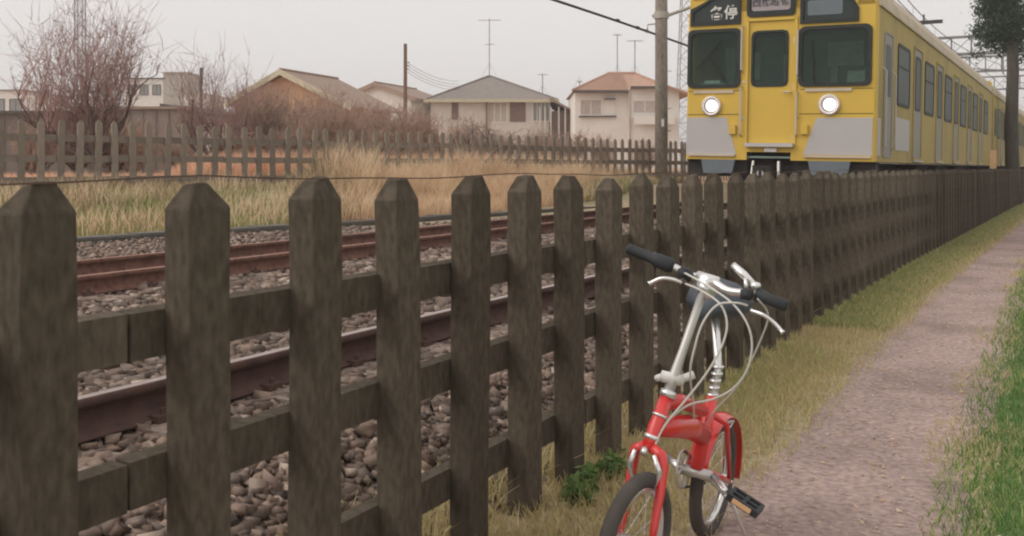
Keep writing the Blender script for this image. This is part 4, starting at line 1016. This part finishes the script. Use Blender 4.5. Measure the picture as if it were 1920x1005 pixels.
# verge between trough and far fence
n = 80000; t = nr.uniform(5, 29, n); kd = np.vectorize(kerbD)(t)+.16; fd = np.vectorize(fenceD)(t)+1.0
u = nr.random(n); D = kd+(fd-kd)*u; x = -D; P = np.stack([x, t, zgv(x, t)], 1); k_ = inview(P); P = P[k_]; u = u[k_]; t = t[k_]
X_ = (P[:, 0]*CT+P[:, 1]*ST)/(-P[:, 0]*ST+P[:, 1]*CT)*F+960
tall = np.clip((X_-540)/120, 0, 1)*np.clip((1235-X_)/120, .25, 1)
nz = noise2(P[:, 0], P[:, 1], 1.6, 3)
nz = nz*.6+.55*noise2(P[:, 0], P[:, 1], 5.5, 13)+nr.normal(0, .16, len(P))
gm = (nz > (-.15+1.2*tall)) & (u < .8) | ((X_+nr.normal(0, 18, len(X_)) > 1090) & (X_ < 1200) & (u < .55)) | (np.abs(X_+nr.normal(0, 26, len(X_))-495) < 60) & (u < .5) & (nz > -.35)
hd = (.08+.12*nr.random(len(P))+(.18+.30*nr.random(len(P)))*tall*np.clip(u*1.8, .25, 1)+.12*np.clip(noise2(P[:, 0], P[:, 1], 3.1, 5), 0, 1))
thin = nr.random(len(P)) < np.clip(1.1-.012*(len(P)/len(P)), 0, 1)
hd *= 1+.55*np.clip(noise2(P[:, 0], P[:, 1], 6.5, 21), -.6, 1)
hd = hd*np.where(X_ < 700, 1.35+.7*np.clip(noise2(P[:, 0], P[:, 1], 4.2, 40), -.4, 1), 1)
low = (X_ < 640+60*nr.normal(0, 1, len(X_))) & (nr.random(len(X_)) < .75) & ~gm
V, Fc, A_ = blades(P[low], hd[low]*1.1, nr.uniform(.008, .017, low.sum()), .45)
tag(ob('olive_tussocks', fast('olive_tussocks', V, Fc, M['tuss'], A_)), 'olive brown tussocks of dying grass beside the cable trough', 'grass', kind='stuff')
thin &= ~low
d_ = (~gm | (nr.random(len(gm)) < .35)) & thin
V, Fc, A_ = blades(P[d_], hd[d_]*1.15, nr.uniform(.008, .018, d_.sum()), .28)
tag(ob('dry_grass', fast('dry_grass', V, Fc, M['dry'], A_)), 'tall golden dry grass on the verge between the tracks and the far fence', 'grass', kind='stuff')
V, Fc, A_ = blades(P[gm], .08+.13*nr.random(gm.sum()), nr.uniform(.009, .018, gm.sum()), .4)
tag(ob('green_verge_grass', fast('green_verge_grass', V, Fc, M['grass'], A_)), 'patches of short green grass at the foot of the dry verge', 'grass', kind='stuff')
# beyond the fence: short straw
n = 45000; t = nr.uniform(3, 40, n); D = np.vectorize(fenceD)(t)+.5+nr.random(n)**1.6*18; P = np.stack([-D, t, np.full(n, .82)], 1); P = P[inview(P)]
V, Fc, A_ = blades(P, nr.uniform(.06, .26, len(P)), nr.uniform(.012, .025, len(P)), .4)
tag(ob('field_straw', fast('field_straw', V, Fc, M['dry'], A_)), 'short straw coloured stubble on the field behind the far fence', 'grass', kind='stuff')
# tall pinkish reeds standing right behind the far fence
n = 70000; t = nr.uniform(3, 29, n); dd = 1.2+nr.random(n)*6; D = np.vectorize(fenceD)(t)+dd; P = np.stack([-D, t, np.full(n, .82)], 1); P = P[inview(P)]
X_ = (P[:, 0]*CT+P[:, 1]*ST)/(-P[:, 0]*ST+P[:, 1]*CT)*F+960
hh = (.30+.42*np.clip((X_-300)/90, 0, 1)*np.clip((1080-X_)/150, 0, 1))*(1+.25*noise2(P[:, 0], P[:, 1], 2.2, 9))*nr.uniform(.6, 1.15, len(P))
V, Fc, A_ = blades(P, hh, nr.uniform(.014, .03, len(P)), .25)
tag(ob('field_reeds', fast('field_reeds', V, Fc, M['reed'], A_)), 'pale pinkish dry reeds seen through the gaps of the far fence', 'grass', kind='stuff')
# path verges
def strip(n, d0, d1, t0, t1, hm, hv, wd, m, name, label, thr=-9, seed=1, fo=None, tp=1.6):
    t = t0+(t1-t0)*nr.random(n)**tp; D = nr.uniform(d0, d1, n)
    if fo is not None: kk = nr.random(n) < fo(D); t = t[kk]; D = D[kk]
    x = -D+offv(t); P = np.stack([x, t, np.zeros(len(x))], 1); q = inview(P) & (noise2(P[:, 0], P[:, 1], 2.3, seed)+nr.normal(0, .15, len(P)) > thr); P = P[q]
    sc__ = np.clip(P[:, 1]/9, 1, 3)
    V, Fc, A_ = blades(P, hm+hv*nr.random(len(P)), nr.uniform(wd*.6, wd*1.3, len(P))*sc__, .5)
    tag(ob(name, fast(name, V, Fc, m, A_)), label, 'grass', kind='stuff')
strip(90000, .92, 1.72, .6, 45, .02, .055, .006, M['straw'], 'dry_path_grass', 'short dry yellowish grass between the dirt path and the picket fence', fo=lambda D: np.clip((D-.88)/.35, .05, 1))
strip(60000, 1.0, 1.68, .6, 60, .02, .05, .006, M['path_grass'], 'green_path_grass', 'green grass growing along the foot of the picket fence', thr=.02, seed=4, fo=lambda D: np.clip((D-.95)/.5, .05, 1))
strip(70000, 1.02, 1.75, 8, 60, .025, .055, .007, M['grass'], 'far_fence_grass', 'denser green grass at the fence foot farther down the path', seed=5, fo=lambda D: np.clip((D-1.0)/.5, .05, 1), tp=1.3)
strip(260000, -1.7, .36, .8, 60, .018, .045, .005, M['lush'], 'lush_grass', 'lush green grass on the near right side of the dirt path', fo=lambda D: np.clip((.38-D)/.22, 0, 1), tp=1.7)
strip(9000, 1.70, 2.2, 2.4, 14, .05, .12, .008, M['straw'], 'shoulder_grass', 'sparse dry grass on the ballast shoulder behind the picket fence', thr=-.1, seed=17)
strip(30000, -.9, .36, .8, 40, .015, .05, .006, M['path_grass'], 'mixed_edge_grass', 'yellowish blades mixed into the lush grass beside the path', thr=-.1, seed=31)
strip(16000, .02, .45, .8, 40, .015, .04, .006, M['straw'], 'path_edge_grass', 'sparse dry grass along the right edge of the path', thr=0, seed=8)
# debris and pebbles on the path
n = 5200; t = .8+22*nr.random(n)**1.7; D = nr.uniform(.05, 1.6, n); P = np.stack([-D+offv(t), t, np.full(n, .008)], 1); P = P[inview(P)]
V, Fc, A_ = stones(P, nr.uniform(.002, .008, len(P)), OCT, OCF); tag(ob('path_pebbles', fast('path_pebbles', V, Fc, M['pebble'], A_)), 'small pebbles scattered over the dirt path', 'pebbles', kind='stuff')
n = 1500; t = .8+15*nr.random(n)**1.5; D = nr.uniform(.1, 1.65, n); P = np.stack([-D+offv(t), t, np.full(n, .014)], 1); P = P[inview(P)]
V, Fc, A_ = leaves(P, .010, .026); V[:, 2] = .010+np.abs(V[:, 2]-.014)*.35
tag(ob('fallen_leaves', fast('fallen_leaves', V, Fc, M['dry'], A_)), 'small pale fallen leaves lying on the dirt path', 'leaves', kind='stuff')
# weeds at the fence foot
def weed(px, D, sz, label):
    Z = (1930-px)*0+FD*F/(CT*(1930-px)); p = pix(px, 315, Z); r = empty('weed', (p.x+(FD-D), p.y, 0), label=label, cat='weed', group='weeds at the fence foot')
    b = MB(); R = random.Random(int(px)); cs = []
    for i in range(14):
        a = R.uniform(0, 6.28); l = R.uniform(.4, 1)*sz; q = Vector((math.cos(a)*l*.5, math.sin(a)*l*.5, l)); b.tube([(0, 0, 0), q*.5+Vector((0, 0, l*.1)), q], .0025, 4)
        for k in range(4): cs.append(tuple(q*R.uniform(.35, 1.05)+Vector((R.gauss(0, .02), R.gauss(0, .02), R.gauss(0, .015)))))
    part('stem', b, M['weed'], r); V, Fc, A_ = leaves(np.repeat(np.array(cs), 5, 0)+nr.normal(0, .014, (len(cs)*5, 3)), .010, .024); ob('leaf_cluster', fast('leaf_cluster', V, Fc, M['weed'], A_), r)['kind'] = 'stuff'
weed(1062, 1.52, .07, 'leafy green weed at the foot of the fence left of the bicycle')
weed(1100, 1.50, .08, 'green weed at the fence foot close behind the front wheel of the bicycle')
weed(1035, 1.50, .05, 'smaller low weed at the fence foot, leftmost')

# ------------------------------------------------------------------ BICYCLE
U = Vector((0, 0, 1))
fh = pix(1190, 315, 2.78); fh.z = .20; rh = pix(1338, 315, 3.38); rh.z = .20
bk = empty('bicycle', ((fh.x+rh.x)/2, (fh.y+rh.y)/2, 0), label='small red bicycle with silver stem leaning on its stand beside the fence', cat='bicycle')
B0 = Vector(bk.location)
def bp(name, b, m, smooth=True, parent=None): 
    b.v = [tuple(Vector(v)-B0) for v in b.v]; return part(name, b, m, parent or bk, smooth=smooth)
hd_ = (fh-rh); hd_.z = 0; hd_.normalize(); side = Vector((-hd_.y, hd_.x, 0))        # side = left of bike? 
view = Vector((-ST, CT, 0)); right = Vector((CT, ST, 0))
leanv = (right*.11+U).normalized()                                       # the bike leans to image right
def wheel(name, hub, heading, r, tw=.022):
    ax = (heading.cross(leanv)).normalized(); up = ax.cross(heading).normalized()
    if up.z < 0: up = -up
    def cp(a, rr): return hub+heading*math.cos(a)*rr+up*math.sin(a)*rr
    N = 40; b = MB(); b.tube([cp(2*math.pi*i/N, r-tw) for i in range(N)], tw, 10, closed=True); w = bp(name, b, M['tyre'])
    b = MB(); b.tube([cp(2*math.pi*i/N, r-2*tw-.004) for i in range(N)], .012, 6, closed=True); bp('rim', b, M['chrome'], parent=w)
    b = MB()
    for i in range(20):
        a = 2*math.pi*i/20; b.tube([hub+ax*.03*(1 if i % 2 else -1)+(cp(a+.6*(1 if i % 4 < 2 else -1), .02)-hub), cp(a, r-2*tw-.004)], .0013, 3, cap=False)
    bp('spokes', b, M['chrome'], parent=w)
    b = MB(); b.tube([hub-ax*.05, hub+ax*.05], .019, 10); b.tube([hub-ax*.065, hub+ax*.065], .006, 6); bp('hub', b, M['chrome'], parent=w)
    return ax, up
fhead = (hd_*math.cos(.10)-side*math.sin(.10)).normalized()
fwd = fhead if fhead.dot(view) < 0 else -fhead
fax, fup = wheel('front_wheel', fh, fwd, .20)
rax, rup = wheel('rear_wheel', rh, hd_, .20)
crown = pix(1216, 838, 2.86); headb = pix(1222, 820, 2.875); headt = pix(1250, 745, 2.91); clampp = pix(1262, 710, 2.925); bar0 = pix(1325, 528, 3.0)
# fork: two curved blades
for s in (-1, 1):
    e = fh+fax*s*.050; q0 = crown+fax*s*.012; q1 = crown+fax*s*.048-U*.045; q2 = (q1+e)/2+fwd*.004
    b = MB(); b.tube([q0, (q0+q1)/2+fax*s*.012+U*.008, q1, q1.lerp(e, .35)-fwd*.004, q1.lerp(e, .7), e], [.016, .0165, .0155, .014, .012, .009], 10); bp('fork_blade', b, M['red'])
b = MB(); b.tube([crown-U*.01, headb, headt], [.019, .021, .021], 14); bp('head_tube', b, M['red'])
b = MB(); b.tube([headb.lerp(headt, -.06), headb.lerp(headt, .04)], .0245, 14); b.tube([headt, headt.lerp(clampp, .35)], .024, 14); b.tube([headb.lerp(headt, .5), headb.lerp(headt, .56)], .0235, 14); bp('headset', b, M['chrome'])
b = MB(); b.tube([headt.lerp(clampp, .3), clampp, clampp.lerp(bar0, .30), clampp.lerp(bar0, .95)], [.016, .016, .0125, .0125], 12); st = bp('stem', b, M['steel'])
b = MB(); b.tube([clampp-right*.035+U*.008, clampp+right*.03-U*.006], .017, 10); b.tube([clampp+right*.028, clampp+right*.062+U*.012], .012, 8); b.tube([clampp-right*.035+U*.008-view*.01, clampp-right*.05-U*.0], .010, 8); bp('clamp_lever', b, M['sign_white'], parent=st)
# handlebar
gl0 = pix(1178, 466, 3.13); gl1 = pix(1262, 500, 3.075); hb = [gl0, gl1, pix(1290, 517, 3.05), bar0+U*.012, pix(1365, 545, 2.93), pix(1418, 552, 2.89), pix(1474, 574, 2.84)]
def smooth_pts(P, n=6):
    out_ = []
    for i in range(len(P)-1):
        p0_ = P[max(i-1, 0)]; p1_ = P[i]; p2_ = P[i+1]; p3_ = P[min(i+2, len(P)-1)]
        for k in range(n):
            t = k/n; out_.append(.5*((2*p1_)+(p2_-p0_)*t+(2*p0_-5*p1_+4*p2_-p3_)*t*t+(3*p1_-p0_-3*p2_+p3_)*t**3))
    out_.append(P[-1]); return out_
b = MB(); b.tube(smooth_pts(hb), .0115, 10); hbo = bp('handlebar', b, M['chrome'])
b = MB(); d = (gl1-gl0); b.tube([gl0-d*.02, gl0, gl0+d*.05, gl0+d*.55, gl0+d*.6, gl0+d*.66, gl0+d*.95, gl0+d*1.02], [.012, .0185, .0165, .0165, .0205, .0225, .0235, .016], 14); bp('grip', b, M['grip'], parent=hbo)
g0, g1 = hb[-1], hb[-2]; d = g1-g0; b = MB(); b.tube([g0-d*.03, g0, g0+d*.6, g0+d*.95, g0+d*1.0], [.012, .0175, .0165, .021, .016], 14); bp('grip', b, M['grip'], parent=hbo)
b = MB(); c0 = pix(1283, 512, 3.04); b.box(c0, (.03, .035, .028)); b.tube([pix(1276, 505, 3.05), pix(1296, 522, 3.03)], .016, 10); bp('brake_clamp', b, M['grip'], parent=hbo)
b = MB(); c1 = pix(1400, 552, 2.88); b.tube([pix(1392, 548, 2.89), pix(1410, 556, 2.88)], .016, 10); b.box(c1, (.03, .03, .028)); bp('brake_clamp', b, M['grip'], parent=hbo)
b = MB(); b.tube(smooth_pts([pix(1278, 530, 3.02), pix(1262, 524, 3.02), pix(1240, 522, 3.03), pix(1217, 532, 3.04)]), [.006]*18+[.009], 8)
bp('brake_lever', b, M['chrome'], parent=hbo)
b = MB(); b.tube(smooth_pts([pix(1408, 582, 2.86), pix(1430, 590, 2.83), pix(1450, 604, 2.82), pix(1468, 624, 2.80)]), [.006]*18+[.009], 8); bp('brake_lever', b, M['chrome'], parent=hbo)
# bell / shifter on the right of the bar
b = MB(); b.tube([pix(1374, 496, 2.94), pix(1395, 516, 2.92), pix(1414, 534, 2.90)], [.010, .013, .009], 10); b.lathe([(0, .012), (.012, .009), (.016, 0), (.012, -.008), (0, -.01)], 12, pix(1417, 536, 2.89)); b.tube([pix(1398, 522, 2.91), pix(1400, 545, 2.90)], .007, 6); bp('mirror_arm', b, M['chrome'], parent=hbo)
# clamp where bar meets stem
b = MB(); b.tube([pix(1308, 520, 3.02), pix(1345, 532, 2.975)], .021, 12); b.box(bar0-U*.02, (.045, .05, .06)); bp('stem_clamp', b, M['chrome'], parent=hbo)
# cables
def cab(pts, r=.0032):
    b = MB(); b.tube(smooth_pts([pix(*p_) for p_ in pts], 8), r, 8); bp('cable', b, M['cable'])
cab([(1275, 507, 3.04), (1320, 532, 2.96), (1370, 566, 2.88), (1400, 605, 2.84), (1410, 648, 2.83), (1400, 695, 2.84), (1375, 728, 2.87), (1338, 748, 2.90), (1290, 760, 2.93), (1250, 790, 2.90)])
cab([(1285, 532, 3.02), (1315, 545, 2.96), (1350, 570, 2.90), (1363, 605, 2.87), (1355, 645, 2.86), (1328, 695, 2.86), (1290, 745, 2.87), (1245, 800, 2.87), (1222, 850, 2.84)])
cab([(1402, 573, 2.87), (1380, 568, 2.87), (1345, 572, 2.88), (1318, 605, 2.88), (1303, 650, 2.88), (1294, 700, 2.90), (1300, 760, 3.0), (1300, 800, 3.1)])
cab([(1420, 560, 2.86), (1440, 590, 2.88), (1425, 640, 2.92), (1385, 720, 3.0), (1340, 770, 3.1), (1320, 800, 3.15)], .0026)
# main frame
seatb = pix(1306, 880, 3.16); seatt = pix(1336, 742, 3.22)
mid_ = pix(1318, 770, 3.17)
b = MB(); b.tube([headb.lerp(headt, .25), pix(1262, 800, 2.98), pix(1290, 800, 3.07), pix(1316, 815, 3.17)], [.026, .034, .037, .033], 14); bp('main_tube', b, M['red'])
b = MB(); b.tube([headb.lerp(headt, .8), pix(1275, 752, 2.98), mid_], [.016, .022, .020], 12); bp('top_tube', b, M['red'])
b = MB(); b.tube([seatb, seatt], [.022, .019], 14); bp('seat_tube', b, M['red'])
b = MB(); b.tube([seatt-U*.01, pix(1347, 690, 3.25), pix(1340, 585, 3.27)], [.0145, .0135, .0135], 12); sp_ = bp('seat_post', b, M['chrome'])
b = MB()
for i in range(5): q = seatt.lerp(pix(1347, 690, 3.25), i/4); b.tube([q, q+U*.008], .019, 12)
bp('post_ring', b, M['chrome'], parent=sp_)
# saddle
sb = pix(1330, 578, 3.26); h_ = hd_
b = MB(); prof = [(-.14, .10, .0, .055), (-.12, .115, .018, .07), (-.05, .10, .010, .065), (.0, .05, .0, .03), (.07, .028, -.002, .026), (.13, .018, -.008, .022), (.145, .008, -.012, .012)]
V = []; n = 12
for y_, w_, z_, t_ in prof:
    for k in range(n):
        a = 2*math.pi*k/n; V.append(sb+h_*y_+rax*(math.cos(a)*w_)+U*(z_+math.sin(a)*t_*(1 if math.sin(a) > 0 else .8)))
b.add(V, [(i*n+k, i*n+(k+1) % n, (i+1)*n+(k+1) % n, (i+1)*n+k) for i in range(len(prof)-1) for k in range(n)]+[tuple(range(n)), tuple((len(prof)-1)*n+k for k in range(n))]); bp('saddle', b, M['saddle'])
# rear triangle
for s in (-1, 1):
    e = rh+rax*s*.055
    b = MB(); b.tube([seatt.lerp(seatb, .25)+rax*s*.01, seatt.lerp(e, .3)+rax*s*.03, e], [.011, .010, .008], 8); bp('seat_stay', b, M['red'])
    b = MB(); b.tube([seatb+rax*s*.012, seatb.lerp(e, .4)+rax*s*.035, e], [.012, .010, .008], 8); bp('chain_stay', b, M['red'])
# mudguards
def guard(hub, heading, up, ax, a0, a1, r, m, name, w=.026):
    b = MB(); N = 16; V = []
    for i in range(N+1):
        a = a0+(a1-a0)*i/N; c = hub+heading*math.cos(a)*r+up*math.sin(a)*r; rad = (c-hub).normalized()
        for k in range(7):
            q = -1+2*k/6; V.append(c+ax*q*w-rad*(q*q*.012))
        for k in range(6, -1, -1):
            q = -1+2*k/6; V.append(c+ax*q*w-rad*(q*q*.012+.002))
    b.add(V, [(i*14+k, i*14+(k+1) % 14, (i+1)*14+(k+1) % 14, (i+1)*14+k) for i in range(N) for k in range(14)]+[tuple(range(14)), tuple(N*14+k for k in range(14))]); return bp(name, b, m)
guard(rh, hd_, rup, rax, math.radians(20), math.radians(195), .222, M['red'], 'rear_mudguard', .034)
b = MB(); b.tube([pix(1298, 812, 3.24), pix(1340, 797, 3.3), pix(1376, 790, 3.36)], .005, 6); b.tube([pix(1376, 790, 3.36), rh+rax*.06], .003, 5); bp('mudguard_stay', b, M['chrome'])
# brakes at the fork
b = MB()
for s in (-1, 1):
    q = crown+fax*s*.03-U*.02+fwd*.025; b.tube([q+U*.01, q-U*.035+fax*s*.018, q-U*.09+fax*s*.004], [.007, .009, .006], 8)
b.tube([crown+fwd*.02, crown+fwd*.035-U*.012], .010, 8); bp('front_brake', b, M['chrome'])
b = MB(); b.tube([fh+fax*.05-U*.0, fh+fax*.075], .009, 8); b.tube([fh-fax*.05, fh-fax*.075], .009, 8); bp('axle_nut', b, M['chrome'])
# cranks, pedals, chain ring
bb = seatb-U*.01; sidev = rax if rax.dot(right) > 0 else -rax
b = MB(); b.tube([bb-sidev*.05, bb+sidev*.05], .017, 12); bp('bottom_bracket', b, M['steel'])
ce = pix(1372, 925, 2.98); b = MB(); b.tube([bb+sidev*.06, ce-sidev*.02], [.013, .010], 10); bp('crank', b, M['chrome'])
def pedal(c, tilt):
    p_ = MB(); R3 = Matrix.Rotation(math.atan2(sidev.y, sidev.x), 3, 'Z') @ Matrix.Rotation(tilt, 3, 'Y')
    for q in (-.032, .0, .032): p_.box(c+R3 @ Vector((.045, q, 0)), (.09, .010, .022), R3)
    for q in (.0, .045, .09): p_.box(c+R3 @ Vector((q, 0, 0)), (.012, .075, .02), R3)
    o = bp('pedal', p_, M['grip'], smooth=False)
    p2 = MB(); p2.box(c+R3 @ Vector((.045, -.0385, 0)), (.06, .004, .014), R3); bp('pedal_reflector', p2, M['orange'], False, parent=o); p2 = MB(); p2.box(c+R3 @ Vector((.045, .0385, 0)), (.06, .004, .014), R3); bp('pedal_reflector', p2, M['orange'], False, parent=o)
pedal(ce, .45)
ce2 = bb-sidev*.07-(ce-bb-sidev*.06)*.8; b = MB(); b.tube([bb-sidev*.06, ce2+sidev*.01], [.013, .010], 10); bp('crank', b, M['chrome']); 
b = MB(); N = 26
b.tube([bb-sidev*.045+hd_*math.cos(2*math.pi*i/N)*.06+U*math.sin(2*math.pi*i/N)*.06 for i in range(N)], .004, 6, closed=True)
for i in range(5): a = 2*math.pi*i/5; b.tube([bb-sidev*.045, bb-sidev*.045+hd_*math.cos(a)*.06+U*math.sin(a)*.06], .005, 5)
bp('chain_ring', b, M['steel'])
b = MB()
for q in (1, -1): b.tube([bb-sidev*.045+U*.06*q, rh-sidev*.03+U*.028*q], .004, 5)
bp('chain', b, M['grip'])
b = MB(); k0 = bb+sidev*.03-hd_*.05-U*.03; k1 = pix(1402, 985, 3.2); k1.z = max(k1.z, .0); b.tube([k0, k1.lerp(k0, .5)+sidev*.01, Vector((k1.x+.02, k1.y, .008))], [.007, .006, .006], 8); bp('kick_stand', b, M['chrome'])

# ------------------------------------------------------------------ HAZE
hz = MB(); hz.bb(-960, 960, -60, 1000, -1.2, 42)
hm = bpy.data.materials.new('haze'); hm.use_nodes = True; hm.node_tree.nodes.remove(hm.node_tree.nodes['Principled BSDF'])
pv_ = hm.node_tree.nodes.new('ShaderNodeVolumePrincipled'); pv_.inputs['Color'].default_value = (.97, .95, .94, 1); pv_.inputs['Density'].default_value = .0016
hm.node_tree.links.new(pv_.outputs[0], hm.node_tree.nodes['Material Output'].inputs['Volume'])
ho = part('haze', hz, hm); ho['kind'] = 'stuff'; ho['label'] = 'thin pale winter haze over the whole place'; ho['category'] = 'haze'
